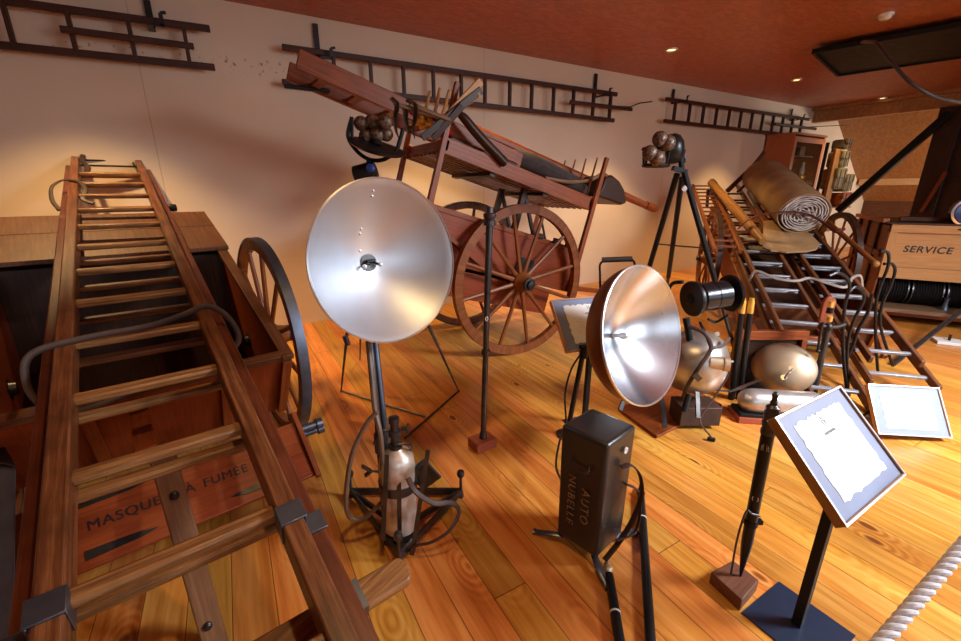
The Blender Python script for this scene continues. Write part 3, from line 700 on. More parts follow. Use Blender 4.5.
# iron cradle
feet = [G(352, 497), G(400, 563), G(461, 497)]
fk = [V((f_.x, f_.y, 0)) for f_ in feet]
m = MB()
cen = sum(fk, V((0, 0, 0)))/3
for a, b_ in ((0, 1), (1, 2), (2, 0)): m.bar(fk[a]+V((0, 0, .035)), fk[b_]+V((0, 0, .035)), .012, .035)
for f_ in fk: m.bar(f_+V((0, 0, .035)), BC+V((0, 0, .045)), .012, .03)
m.build('base_frame', 'steel_dark', t_)
MB().cyl(BC+V((0, 0, .035)), BC+V((0, 0, .052)), .08, 24).build('base_plate', 'steel_dark', t_)
for f_ in fk:
    MB().lathe(f_, (0, 0, 1), [(0, .012), (.01, .015), (.03, .012), (.05, .008), (.12, .007), (.125, .016), (.14, .02), (.155, .016), (.16, .001)], 14).build('adjusting_foot', 'steel_dark', t_)
ring = BC+V((0, 0, .27))
m = MB().lathe(ring, (0, 0, 1), [(0, .077), (0, .083), (.04, .083), (.04, .077), (0, .077)], 28, cap=False)
m.bar(ring+RT*.08+V((0, 0, .02)), ring+RT*.16-FW*.02+V((0, 0, .10)), .01, .09)
m.build('clamp_ring', 'steel_dark', t_)
MB().prism([Q(419, 462, D1+.05), Q(428, 455, D1+.05), Q(427, 475, D1+.05), Q(405, 488, D1-.02), Q(406, 474, D1-.02)], FW*-.01).build('clamp_plate', 'steel_dark', t_)
for px0, py0, px1, py1 in ((399, 482, 400, 555), (428, 450, 412, 555), (387, 455, 383, 540)):
    MB().bar(Q(px0, py0, D1-.05), Q(px1, py1, D1-.10), .018, .006, FW).build('cradle_strip', 'steel_dark', t_)
m = MB().tube([Q(408, 478, D1-.08), Q(416, 492, D1-.12), Q(434, 503, D1-.1), Q(452, 503, D1-.05), Q(459, 512, D1-.04), Q(450, 530, D1-.08), Q(432, 542, D1-.1), Q(415, 546, D1-.1), Q(412, 553, D1-.08)], .012, 8, 6, flat=.45)
m.build('carrying_strap', 'leather', t_)
m = MB().tube([Q(377, 412, D1-.02), Q(366, 425, D1-.03), Q(352, 455, D1-.05), Q(346, 495, D1-.05), Q(349, 516, D1-.04), Q(362, 519, D1-.02), Q(374, 510, D1), Q(384, 500, D1)], .010, 8, 6)
m.build('rubber_hose', 'hose_tan', t_)
# upright poles
RC = Q(389, 262, 1.62)           # rim centre
m = MB().tube([Q(387, 545, D1-.02), Q(378, 425, D1+.05), Q(370, 340, D1+.14), Q(367, 290, D1+.22)], .014, 12).build('upright_pole', 'steel_dark', t_)
MB().tube([Q(393, 520, D1+.03), Q(384, 420, D1+.08), Q(375, 340, D1+.17), Q(372, 300, D1+.22)], .014, 12).build('upright_pole', 'steel_blue', t_)
MB().tube([Q(366, 320, D1+.18), Q(371, 370, D1+.07), Q(375, 410, D1+.02), Q(381, 440, D1-.02), Q(384, 500, D1-.02)], .011, 8, 6).build('rubber_hose', 'hose_tan', t_)
MB().lathe(Q(380, 442, D1+.03), (0, 0, 1), [(-.05, .02), (-.045, .024), (.04, .024), (.045, .02)], 16).build('pole_clamp', 'steel_blue', t_)
m = MB().tube([Q(383, 472, D1), Q(370, 471, D1-.02)], .005, 8).bar(Q(371, 471, D1-.02), Q(362, 466, D1-.03), .02, .008).bar(Q(371, 471, D1-.02), Q(365, 476, D1-.03), .02, .008); m.build('wing_nut', 'steel_dark', t_)
# reflector
vd = (EYE-RC).normalized(); rgt = V((-vd.y, vd.x, 0)); rgt = rgt if rgt.dot(RT) > 0 else -rgt; rgt.normalize()
ph = R(30); nrm = (vd*math.cos(ph)+rgt*math.sin(ph)).normalized()
rad = .5*164/FPX*((RC-EYE).dot(FW*math.cos(PITCH)+V((0, 0, -math.sin(PITCH)))))*.965
dep = .17
def dish(c, n_, rad, dep, p_, th=.004, seg=64, e=1.8, flat=0.06):
    pr = []
    K = 14
    for i in range(K+1):
        r = rad*(flat+(1-flat)*i/K); pr.append((-dep*(1-((r/rad))**e), r))
    out = pr+[(.004, rad+.006), (-.006, rad+.006)]
    back = [(t-.010, r+.001) for (t, r) in reversed(pr)]
    return MB().lathe(c, n_, out+back, seg, cap=False)
apex = RC-nrm*dep
rf = dish(RC, nrm, rad, dep, .01, e=1.7, flat=.03).build('reflector', 'reflector_satin', t_, ang=50)
up_ = (V((0, 0, 1))-nrm*nrm.z).normalized(); rg = up_.cross(nrm)
MB().lathe(RC, nrm, [(.002, rad+.002), (.006, rad+.005), (.004, rad+.010), (-.006, rad+.009)], 64, cap=False).build('rim', 'aluminium', rf)
m = MB(); 
for a_ in (0, 1):
    s_ = 1 if a_ else -1
    m.tube([apex+nrm*.0, apex+nrm*.025+rg*s_*.012, apex+nrm*.035+rg*s_*.030-up_*.010], .005, 8, 4)
m.lathe(apex, nrm, [(-.03, .013), (.015, .010), (.02, .007)], 14)
m.lathe(apex+nrm*.025+up_*.006-rg*.018, rg, [(0, .007), (.036, .007)], 10)
br = m.build('burner', 'black_paint', rf)
m = MB()
for s_ in (-1, 1): m.ball(apex+nrm*.038+rg*s_*.035-up_*.012, .009, 12)
m.build('burner_tip', 'aluminium', br)
m = MB()
for (x, y) in ((373, 191), (372, 196), (361, 229), (360, 234), (360, 251)):
    p = Q(x, y, 1.62); d_ = (p-EYE).normalized(); t0 = (RC-EYE).dot(nrm)/d_.dot(nrm); pl = EYE+d_*t0
    r_ = (pl-RC).length; tt = dep*(1-(r_/rad)**1.7); pp = pl+d_*(tt/abs(d_.dot(nrm)))*.93
    m.ball(pp, .006, 10)
m.build('rivet', 'aluminium', rf)
m = MB().lathe(apex, -nrm, [(-.01, .035), (.03, .03), (.06, .015)], 18).tube([apex-nrm*.05, apex-nrm*.075-V((0, 0, .01)), Q(368, 292, D1+.22)], .013, 8)
m.build('reflector_socket', 'steel_dark', t_)

# ================================================================== cluster lamp on tripod (behind)
fa_, fb_ = G(341, 392), G(459, 392); ap = Q(363, 182, 2.72)
t_ = thing('cluster_lamp', 'tripod lamp with a ring of brown bulbs, standing behind the large round reflector', 'lamp', (ap.x, ap.y, 0))
for p in (fa_, fb_):
    mid = ap.lerp(p, .62)
    MB().tube([ap, mid], .017, 10).tube([mid, p], [.013, .005], 10).build('leg', 'steel_dark', t_)
fc_ = V((ap.x, ap.y, 0))*2-(fa_+fb_)/2; fc_ = fc_*.5+V((ap.x, ap.y, 0))*.5
fc_ = G(360, 360)
MB().tube([ap, ap.lerp(fc_, .62)], .017, 10).tube([ap.lerp(fc_, .62), fc_], [.013, .005], 10).build('leg', 'steel_dark', t_)
fm = G(425, 418)
m = MB().tube([fa_+V((0, 0, .012)), fm+V((0, 0, .012))], .008, 6).tube([fb_+V((0, 0, .012)), G(405, 440)+V((0, 0, .012))], .008, 6); m.build('spreader', 'steel_dark', t_)
m = MB().tube([Q(345, 336, 2.8), Q(348, 345, 2.8)], .02, 8); m.build('leg_clamp', 'steel_dark', t_)
hd = Q(362, 178, 2.72)
MB().lathe(Q(354, 176, 2.72), RT+V((0, 0, .25)), [(0, .03), (.01, .055), (.12, .055), (.14, .045)], 20).tube([hd, hd+V((0, 0, -.12))], .03, 10).tube([Q(368, 176, 2.7), Q(371, 196, 2.7)], .02, 8).tube([Q(356, 182, 2.7), Q(357, 196, 2.7)], .015, 8).build('head', 'black_paint', t_)
MB().lathe(Q(371, 168, 2.66), -FW, [(0, .025), (.02, .025), (.025, .01)], 14).build('blue_knob', 'blue_lamp', t_)
MB().tube([Q(352, 117, 2.72), Q(348, 136, 2.72), Q(356, 150, 2.72), Q(368, 159, 2.72), Q(382, 160, 2.72), Q(395, 152, 2.72), Q(400, 140, 2.72), Q(403, 129, 2.72)], .012, 8, 6).tube([Q(352, 117, 2.72), Q(352, 141, 2.72)], .010, 8).tube([Q(369, 160, 2.72), Q(369, 168, 2.72)], .016, 8).build('yoke', 'black_paint', t_)
pc = Q(377, 147, 2.72)
MB().lathe(pc, V((.15, -.35, 1)), [(-.03, .06), (-.015, .15), (.0, .172), (.006, .172), (.012, .14)], 36).build('dish', 'black_paint', t_)
for (x, y) in ((361, 123.5), (372, 122), (385, 122), (366, 136), (377, 134.5), (386, 134)):
    c = Q(x, y, 2.72+random.uniform(-.04, .04)); b_ = MB().ball(c, .043, 18, -FW, .85).build('bulb', 'bulb_glass', t_)
m = MB().cyl(pc, Q(376, 137, 2.75), .03, 12).bar(Q(363, 129, 2.78), Q(387, 127, 2.78), .05, .09); m.build('bulb_holder', 'black_paint', t_)

# ================================================================== pole on a small block
gp = G(483, 446); zt = Q(490, 207, gp.dot(FW)).z
t_ = thing('measuring_pole', 'slim grey iron pole standing on a small red wooden block', 'pole', (gp.x, gp.y, 0))
topp = Q(490, 207, gp.dot(FW)-.0)
FBk = Frame((gp.x, gp.y, 0), F11.x.lerp(RT, .2), FW, (0, 0, 1)); FBk.y = V((0, 0, 1)).cross(FBk.x)
MB().box(FBk, -.075, .065, -.055, .055, 0, .06).build('block', 'block_red', t_, bev=.003)
bt = V((gp.x, gp.y, .06))
MB().tube([bt, bt.lerp(topp, .98)], [.016, .019], 12).build('shaft', 'steel_dark', t_)
dv = (topp-bt); L_ = dv.length
MB().lathe(bt, dv, [(L_*.93, .019), (L_*.932, .032), (L_*.95, .032), (L_*.952, .024), (L_*.965, .034), (L_*.975, .034), (L_*.98, .02), (L_, .018)], 16).build('collar', 'steel_dark', t_)
MB().lathe(bt, dv, [(L_*.40, .018), (L_*.40, .025), (L_*.42, .025), (L_*.42, .018)], 16).build('band', 'steel_dark', t_)
MB().lathe(bt, dv, [(0, .025), (.03, .02), (.04, .018)], 14).build('socket', 'steel_dark', t_)
MB().tube([bt.lerp(topp, .56)-FW*.02+RT*.007*math.cos(a)+V((0, 0, .013*math.sin(a))) for a in [R(30*i) for i in range(13)]], .0022, 6).build('painted_zero', 'white_paint', t_)

# ================================================================== framed signs
def sign(name, label, C, side_mat, seed, sc_=1.0):
    C = [EYE+(V(c)-EYE)*sc_ for c in C]
    c = sum(C, V((0, 0, 0)))/4; ex = (C[1]-C[0]).normalized(); ey = (C[0]-C[3]); w = (C[1]-C[0]).length; hh = ey.length
    ey = (ey-ex*ey.dot(ex)).normalized(); F = Frame(c, ex, ey, ex.cross(ey))
    t_ = thing(name, label, 'sign', (c.x, c.y, 0), 'framed exhibit signs')
    a, b_ = w/2, hh/2; fw = .008
    m = MB()
    m.box(F, -a, a, b_-fw, b_, -.028, .002).box(F, -a, a, -b_, -b_+fw, -.028, .002).box(F, -a, -a+fw, -b_+fw, b_-fw, -.028, .002).box(F, a-fw, a, -b_+fw, b_-fw, -.028, .002)
    fr_ = m.build('frame', side_mat, t_)
    e = .005
    m = MB().box(F, -a-.001, a+.001, b_-e, b_+.001, .002, .004).box(F, -a-.001, a+.001, -b_-.001, -b_+e, .002, .004).box(F, -a-.001, -a+e, -b_+e, b_-e, .002, .004).box(F, a-e, a+.001, -b_+e, b_-e, .002, .004)
    m.build('frame_edge', 'aluminium', fr_)
    MB().box(F, -a+fw, a-fw, -b_+fw, b_-fw, -.02, -.004).build('mount', 'mat_blue', t_)
    mx, my = .15*w, .135*hh
    pts = []; rnd = random.Random(seed)
    x0, x1, y0, y1 = -a+mx, a-mx, -b_+my, b_-my
    def edge(p, q, n):
        for i in range(n):
            f_ = i/n; x = p[0]+(q[0]-p[0])*f_; y = p[1]+(q[1]-p[1])*f_; j = rnd.choice((-.0035, 0, .0045, .001))*(0 if i == 0 else 1)
            d_ = V((q[1]-p[1], -(q[0]-p[0]), 0)).normalized(); pts.append(F(x+d_.x*j, y+d_.y*j, -.0035))
    edge((x0, y0), (x1, y0), 20); edge((x1, y0), (x1, y1), 14); edge((x1, y1), (x0, y1), 20); edge((x0, y1), (x0, y0), 14)
    pap = MB().prism(pts, F.z*.001).build('paper_sheet', 'paper', t_)
    s = .016; E_ = Frame(F(0, b_-my-.028, -.0022), F.x, F.y, F.z); m = MB()
    for i in range(10):
        an = R(36*i); m.box(Frame(E_(0, 0, 0), F.x*math.cos(an)+F.y*math.sin(an), F.y*math.cos(an)-F.x*math.sin(an), F.z), s*.55, s*.75, -s*.1, s*.1, 0, .0004)
    for sx in (-1, 1):
        m.tube([E_(sx*s*.3, -s*.35, 0), E_(sx*s*.45, 0, 0), E_(sx*s*.12, s*.3, 0)], s*.07, 5, 4)
        m.tube([E_(sx*s*.2, s*.75, 0), E_(sx*s*.5, s*1.1, 0)], s*.07, 5)
    m.build('emblem', 'ink', pap)
    m = MB(); rnd = random.Random(seed+1)
    y = b_-my-.062
    for k in range(9): m.box(F, -.035+k*.008, -.0295+k*.008, y-.003-(k % 3)*.001, y+.004, -.0024, -.0018)
    m.build('title_line', 'ink', pap)
    m = MB()
    for k in range(9):
        y = b_-my-.088-k*.0135; l = rnd.uniform(.10, .13)
        if y < y0+.02: break
        x = -l
        while x < l:
            ww = rnd.uniform(.006, .018); m.box(F, x, min(x+ww, l), y-.0012, y+.0012, -.0024, -.0019); x += ww+.005
    m.build('text_lines', 'ink_pale', pap)
    return t_, F, w, hh
def stand(t_, F, w, px_, py_, ax, bw=.255, bd=.24, off=(.0, .0)):
    ay = V((-ax.y, ax.x, 0)); B = Frame((px_, py_, 0), ax, ay, (0, 0, 1))
    MB().box(B, -bw/2+off[0], bw/2+off[0], -bd/2+off[1], bd/2+off[1], 0, .006).build('base_plate', 'base_blue', t_)
    top = F(0, 0, -.03)
    MB().bar((px_, py_, .006), (px_, py_, top.z-.03), .03, .03, ax).build('post', 'black_matt', t_, bev=.002)
    MB().bar(F(0, -.07, -.033), F(0, .07, -.033), .06, .006, F.z).bar((px_, py_, top.z-.05), F(0, 0, -.036), .03, .02, ax).build('holder', 'black_matt', t_)
t_, F, w, hh = sign('sign_stand', 'framed notice with torn paper sheet tilted on a black post in the right foreground', [(1.351, .553, .835), (1.801, .561, .83), (1.803, .334, .604), (1.353, .327, .609)], 'gold_pole', 3)
stand(t_, F, w, 1.562, .425, V((1, -.0, 0)), .26, .25)
t_, F, w, hh = sign('sign_stand', 'framed notice on a stand partly hidden behind the bright silver reflector lamp', [(1.535, 1.853, .893), (1.977, 1.768, .889), (1.934, 1.557, .652), (1.492, 1.642, .656)], 'pine', 5, 1.07)
cc = F.o; stand(t_, F, w, cc.x, cc.y+.01, V((F.x.x, F.x.y, 0)).normalized(), .22, .2)
t_, F, w, hh = sign('floor_sign', 'framed notice leaning low just above the floor beside the ladder feet at right', [(3.513, .953, .266), (3.889, .706, .252), (3.782, .557, -.01), (3.406, .804, .003)], 'pine', 8, .97)
m = MB().prism([F(-.1, -.14, -.03), F(.1, -.14, -.03), F(.1, .10, -.03), F(-.1, .10, -.03)], F.z*-.006)
for s_ in (-1, 1):
    tp = F(s_*.09, .08, -.033); m.bar(tp, (tp.x+.06, tp.y+.11, 0), .015, .008)
m.build('easel_back', 'black_matt', t_)

# ================================================================== LAMP 2: bright silver reflector
pg = G(567, 435); D2 = pg.dot(FW); ptop = Q(584, 348, D2-.03)
RC2 = Q(645, 335, 2.12)
t_ = thing('reflector_lamp', 'tilted searchlight with bright silver dish and brown outer shell beside the black battery case', 'searchlight', (pg.x, pg.y, 0))
MB().lathe((pg.x, pg.y, 0), (0, 0, 1), [(0, .07), (.008, .07), (.014, .03), (.03, .022)], 24).build('base', 'black_paint', t_)
MB().tube([(pg.x, pg.y, .01), ptop], .016, 12).build('pole', 'black_paint', t_)
vd = (EYE-RC2).normalized(); rgt = V((-vd.y, vd.x, 0)); rgt = rgt if rgt.dot(RT) > 0 else -rgt; rgt.normalize(); upv = rgt.cross(vd); upv = upv if upv.z > 0 else -upv
ph = R(59); sd = (rgt+upv*.14).normalized(); nrm2 = (vd*math.cos(ph)+sd*math.sin(ph)).normalized()
dd = (RC2-EYE).dot(FW*math.cos(PITCH)+V((0, 0, -math.sin(PITCH))))
rad2 = .5*141/FPX*dd*.985; dep2 = .20
pr = []
for i in range(17):
    r = rad2*(.05+.95*i/16); pr.append((-dep2*(1-(r/rad2)**1.9), r))
rf = MB().lathe(RC2, nrm2, pr, 64, cap=False).build('reflector', 'reflector_bright', t_, ang=60)
sh = [(-dep2-.035, .03), (-dep2-.03, .06)]
for i in range(1, 17):
    a = i/16; r = .06+(rad2+.004-.06)*math.sin(a*math.pi/2); sh.append((-(dep2+.03)*math.cos(a*math.pi/2)-.006*a, r))
MB().lathe(RC2, nrm2, sh, 64, cap=False).build('shell', 'copper_shell', t_, ang=60)
MB().lathe(RC2, nrm2, [(-.008, rad2), (-.008, rad2+.007), (.004, rad2+.007), (.006, rad2+.002), (.0, rad2-.003)], 64, cap=False).build('rim', 'aluminium', rf)
ap2 = RC2-nrm2*dep2
MB().lathe(ap2, nrm2, [(-.02, .014), (.05, .012), (.055, .02), (.08, .022), (.10, .015), (.105, .001)], 16).build('bulb', 'aluminium', rf)
msd = RC2-nrm2*.12
m = MB().tube([ptop+V((0, 0, -.06)), ptop+V((0, 0, .015))], .026, 14).lathe(ptop, RT, [(-.03, .018), (.04, .018), (.045, .012), (.075, .012)], 14).tube([ptop, ptop.lerp(msd, .35)], .014, 8)
m.build('swivel', 'black_paint', t_)
m = MB().tube([Q(601, 310, 2.33), Q(600, 275, 2.33), Q(601, 263, 2.33), Q(612, 259, 2.33), Q(628, 258, 2.31), Q(634, 262, 2.33), Q(635, 270, 2.36)], .006, 8, 6).build('handle', 'black_paint', t_)
MB().tube([Q(602, 260, 2.33), Q(632, 259, 2.31)], .015, 12).build('grip', 'rubber', m)
m = MB().tube([ptop+V((-.02, 0, -.03)), Q(571, 370, D2-.05), Q(565, 395, D2-.06), Q(566, 425, D2-.1), Q(560, 440, 2.1), Q(556, 465, 1.9), Q(562, 482, 1.7)], .006, 8, 6)
tag(m.build('power_cable', 'black_paint'), 'thin black cable from the silver searchlight down to the battery case', 'cable')

# ================================================================== battery case
Fc, Lc_, Rc_ = G(596, 560, .045), G(556, 533, .045), G(622, 534, .045)
Bc_ = Lc_+Rc_-Fc; hgt = .545
ctr = (Fc+Lc_+Rc_+Bc_)/4
t_ = thing('battery_case', 'tall black metal battery case with rounded edges and faded lettering on splayed feet', 'case', (ctr.x, ctr.y, 0))
m = MB(); bot = [Fc, Rc_, Bc_, Lc_]; top = [ctr+V((0, 0, hgt))+(p-ctr)*1.06 for p in bot]
o_ = m.hexa(bot+top).build('case_body', 'case_black', t_, bev=.018)
o_.modifiers['bevel'].segments = 4
xd = (Rc_-Fc).normalized(); yd = (Lc_-Fc).normalized()
for (p, d_) in ((Lc_, (yd-xd*.3)), (Fc, (-yd*.9-xd*.5)), (Rc_, (xd-yd*.2)), (Bc_, (xd+yd))):
    d_ = d_.normalized(); q = p.lerp(ctr, .25)
    MB().tube([q+V((0, 0, -.01)), p+d_*.03+V((0, 0, -.015)), p+d_*.09+V((0, 0, -.033)), p+d_*.105+V((0, 0, -.036))], [.015, .016, .014, .018], 10, 4, flat=.5).build('foot', 'steel_blue', t_)
nl = yd.cross(V((0, 0, 1))); nl = nl if nl.dot(ctr-Fc) < 0 else -nl     # left face normal
LF = Frame(Fc.lerp(Lc_, .5)+nl*.006+V((0, 0, .26)), -yd, V((0, 0, 1)), nl)
faceW = (Lc_-Fc).length
bw_ = .028
MB().tube([LF(-.035, .165, .006), LF(-.045, .15, .016), LF(-.035, .135, .018), LF(.035, .135, .018), LF(.045, .15, .016), LF(.04, .165, .006)], .0035, 8, 5).build('side_handle', 'steel_dark', t_)
LT = lambda cx_: Frame(LF(cx_, -.03, .0095), -V((0, 0, 1)), LF.x, LF.z)
text('lettering', 'AUTO', .052, LT(.035), 'letter_gold', o_, .0006, spacing=1.25)
text('lettering', 'NUBELLE', .050, LT(-.03), 'letter_gold', o_, .0006, spacing=1.25)
nr = xd.cross(V((0, 0, 1))); nr = nr if nr.dot(ctr-Fc) < 0 else -nr
RF = Frame(Fc.lerp(Rc_, .5)+nr*.008+V((0, 0, .27)), xd, V((0, 0, 1)), nr)
MB().lathe(RF(.02, .20, .004), nr, [(0, .014), (.004, .014), (.0045, .008), (.002, .007)], 20).build('round_badge', 'white_paint', t_)
MB().tube([RF(-.01, .14, .01), RF(.03, .14, .03), RF(.075, .08, .05), RF(.09, -.02, .06), RF(.06, -.13, .05), RF(.0, -.22, .03), RF(-.07, -.28, .012)], .014, 8, 6, flat=.3).build('carrying_strap', 'leather', t_)
MB().tube([RF(.06, .02, .0), RF(.12, -.03, .03), RF(.12, -.12, .05), RF(.07, -.19, .06), RF(-.02, -.2, .03)], .010, 8, 6, flat=.4).build('carrying_strap', 'leather', t_)

# ================================================================== black poles on the floor
def floor_pole(label, a, b_, r, tipc):
    a, b_ = V(a), V(b_); o = thing('black_pole', label, 'pole', (a+b_)/2-V((0, 0, r)), 'black poles lying on the floor')
    d_ = (b_-a).normalized()
    MB().tube([a, b_], r, 14).build('shaft', 'black_paint', o)
    MB().lathe(a, -d_, [(0, r*.8), (.015, r*.9), (.02, r*1.15), (.03, r*1.15), (.035, r*.7), (.055, r*.7), (.06, r*.45), (.08, r*.4)], 14).build('tip', tipc, o)
    MB().lathe(a, d_, [(.16, r*1.02), (.16, r*1.12), (.166, r*1.12), (.166, r*1.02)], 14).build('ring', 'white_paint', o)
    return o
a_, b_ = G(641, 496, .019), G(651, 648, .019); floor_pole('longer black pole on the floor right of the battery case', a_, a_+(b_-a_)*1.25, .018, 'iron')
a_, b_ = G(609, 575, .019), G(621, 648, .019); floor_pole('shorter black pole on the floor below the battery case', a_, a_+(b_-a_)*1.6, .018, 'brass_dull')

# ================================================================== torch on its block
tb = [G(711, 572, .055), G(733, 560, .055), G(759, 580, .055), G(742, 600, .055)]
tc_ = sum(tb, V((0, 0, 0)))/4
t_ = thing('torch', 'long black pointed torch upright in a wire holder on a small wooden block', 'torch', (tc_.x, tc_.y, 0))
m = MB(); m.hexa([V((p.x, p.y, 0)) for p in tb]+[V((p.x, p.y, .055)) for p in tb]); m.build('block', 'block_wood', t_, bev=.003)
D3 = G(737, 576, .055).dot(FW)
tt = Q(776, 392, D3+.01); tb0 = Q(740, 578, D3)
dv = tt-tb0; L_ = dv.length
MB().lathe(tb0, dv, [(0, .003), (L_*.12, .013), (L_*.2, .019), (L_*.24, .020), (L_*.91, .021), (L_*.912, .018)], 20).build('body', 'black_paint', t_)
MB().lathe(tb0, dv, [(L_*.80, .0215), (L_*.80, .024), (L_*.82, .024), (L_*.82, .022), (L_*.84, .022), (L_*.84, .0245), (L_*.86, .0245), (L_*.86, .022), (L_*.89, .022), (L_*.89, .024), (L_*.93, .021), (L_*.94, .011), (L_*.955, .011), (L_*.957, .008), (L_*.99, .010), (L_, .004)], 20).build('cap', 'steel_dark', t_)
for f_ in (.46, .73):
    c = tb0+dv*f_; c2 = c+(EYE-c).normalized()*.0215; nn = (EYE-c).normalized(); ux = nn.cross(dv.normalized())
    m = MB().tube([c2+ux*.011*math.cos(R(a))+dv.normalized()*.011*math.sin(R(a)) for a in range(0, 361, 30)], .0017, 6).tube([c2+ux*.005*math.cos(R(a))+dv.normalized()*.005*math.sin(R(a)) for a in range(40, 321, 35)], .0014, 6)
    if f_ > .5:
        m = MB()
        for k in range(5): m.tube([c2+ux*(-.012+.006*k)-dv.normalized()*.013, c2+ux*(-.009+.005*k)+dv.normalized()*(.008+.006*(k % 2))], .0015, 5)
        m.tube([c2+ux*-.014, c2+ux*.014], .0015, 5)
    m.build('painted_mark', 'canvas_pale', t_)
m = MB().tube([Q(731, 574, D3), Q(737, 540, D3-.01), Q(746, 512, D3-.01), Q(752, 514, D3-.02), Q(760, 516, D3-.02)], .004, 8, 5)
m.build('wire_holder', 'steel_dark', t_)
MB().lathe(tb0+dv*.32, dv, [(0, .0205), (0, .024), (.018, .024), (.018, .0205)], 16, cap=False).build('holder_band', 'black_matt', t_)
MB().box(Frame(tb0+dv*.335+RT*.03, RT, V((0, 0, 1)), FW), -.012, .010, -.008, .008, -.01, .01).build('holder_screw', 'black_matt', t_)

# ================================================================== white barrier rope
a_, b_ = Q(866, 660, .62), Q(990, 515, .86)
_d = (b_-a_); ends = (a_-_d*.9, b_+_d*2.2)
for e_, l_ in zip(ends, ('dark barrier post outside the frame holding the near end of the white rope', 'dark barrier post outside the frame holding the far end of the white rope')):
    bp = thing('barrier_post', l_, 'post', (e_.x, e_.y, 0), 'barrier posts')
    MB().lathe((e_.x, e_.y, 0), (0, 0, 1), [(0, .13), (.012, .13), (.03, .02), (max(e_.z, .3)+.03, .018), (max(e_.z, .3)+.05, .001)], 24).build('stem', 'iron', bp)
t_ = thing('barrier_rope', 'thick twisted white barrier rope crossing the lower right corner', 'rope', (a_+b_)/2)
a_, b_ = ends
m = MB(); d_ = (b_-a_); n0 = d_.normalized().orthogonal(); n1 = d_.normalized().cross(n0); K = 460
for s_ in range(3):
    m.tube([a_+d_*(i/K)+(n0*math.cos(i*.42+s_*2.094)+n1*math.sin(i*.42+s_*2.094))*.006 for i in range(K+1)], .0068, 8)
m.build('strands', 'white_rope', t_)

# ================================================================== round aluminium lamp on board
rb_ = [G(618, 408, .02), G(657, 436, .02), G(722, 404, .02)]
rb_.append(rb_[0]+rb_[2]-rb_[1]); rc_ = sum(rb_, V((0, 0, 0)))/4
t_ = thing('drum_lamp', 'round aluminium drum lamp strapped in leather on a red board, behind the silver searchlight', 'lamp', (rc_.x, rc_.y, 0))
m = MB(); m.hexa([V((p.x, p.y, 0)) for p in rb_]+[V((p.x, p.y, .02)) for p in rb_]); m.build('board', 'red_wood', t_, bev=.003)
DL = 2.62
c = Q(697, 362, DL); ax = (RT*.80-FW*.55+V((0, 0, .10))).normalized()
MB().lathe(c, ax, [(-.20, .10), (-.17, .17), (-.12, .205), (-.05, .222), (.03, .222), (.09, .205), (.14, .165), (.17, .11), (.185, .05), (.187, .001)], 40, sq=.93).build('drum', 'cyl_metal', t_, ang=60)
MB().lathe(Q(709, 362, DL-.17), (RT*.95-FW*.3), [(0, .045), (.075, .04), (.08, .047), (.11, .047), (.112, .033), (.10, .03)], 20).build('nozzle', 'brass_dull', t_)
MB().lathe(Q(728, 361, DL-.17), (RT*.95-FW*.3), [(0, .02), (.012, .02), (.013, .008), (.03, .006)], 14).build('valve_end', 'aluminium', t_)
def onball(x, y, d_=-.0): return Q(x, y, DL+d_)
m = MB().tube([onball(688, 326, -.16), onball(704, 333, -.21), onball(711, 348, -.24), onball(700, 366, -.255), onball(688, 385, -.23), onball(683, 398, -.18)], .012, 8, 6, flat=.28, up=tuple(EYE-c))
m.tube([onball(711, 348, -.235), onball(722, 346, -.2), onball(730, 338, -.12)], .010, 8, 5, flat=.3, up=tuple(EYE-c))
m.tube([onball(711, 348, -.235), onball(706, 335, -.2), onball(700, 322, -.1)], .009, 8, 5, flat=.3, up=tuple(EYE-c))
m.build('leather_strap', 'leather', t_)
MB().bar(onball(694, 374, -.262), onball(700, 380, -.262), .035, .008, EYE-c).build('buckle', 'steel_dark', t_)
MB().lathe(onball(717, 334, -.19), EYE-c, [(0, .014), (.006, .014), (.007, .004)], 16).build('badge', 'porcelain', t_)
m = MB(); bc_ = V((c.x, c.y, 0))-FW*.12
BB = Frame(bc_, RT, FW, (0, 0, 1))
MB().box(BB, -.14, .12, -.05, .12, .03, .16).build('battery_box', 'leather', t_, bev=.004)
for (x0, y0, x1, y1) in ((661, 392, 665, 428), (697, 392, 698, 418), (629, 385, 620, 410)):
    MB().bar(Q(x0, y0, DL-.22), Q(x1, y1, DL-.32), .025, .012, FW).build('leg', 'iron', t_)
MB().tube([Q(689, 394, 2.3), Q(684, 412, 2.26)], .018, 10).build('lever', 'black_matt', t_)
# cable reel / lens barrel on top
SB = Q(691, 299, DL-.13); SE = Q(732, 293, DL-.07); ax = (SE-SB).normalized(); Ls = (SE-SB).length
b1 = MB().lathe(SB, ax, [(Ls*.16, .075), (Ls*.2, .085), (Ls*.5, .085), (Ls*.5, .088), (Ls*.55, .088), (Ls*.55, .085), (Ls*.80, .085), (Ls*.84, .07)], 32).build('lens_barrel', 'gunmetal_disc', t_)
MB().lathe(SB, ax, [(-.01, .02), (0, .105), (.012, .108), (.024, .105), (.028, .03)], 40).build('flange', 'black_paint', b1)
MB().lathe(SE, ax, [(-.028, .03), (-.024, .11), (-.012, .115), (-.006, .11), (-.002, .04)], 40).build('flange', 'black_paint', b1)
MB().lathe(SB, -ax, [(0, .03), (.02, .03), (.022, .02), (.03, .02)], 16).tube([Q(686, 318, DL-.05), Q(690, 340, DL-.08)], .022, 10).tube([Q(708, 319, DL-.06), Q(716, 322, DL-.06), Q(728, 315, DL-.1)], .008, 8, 4).build('bracket', 'black_paint', b1)
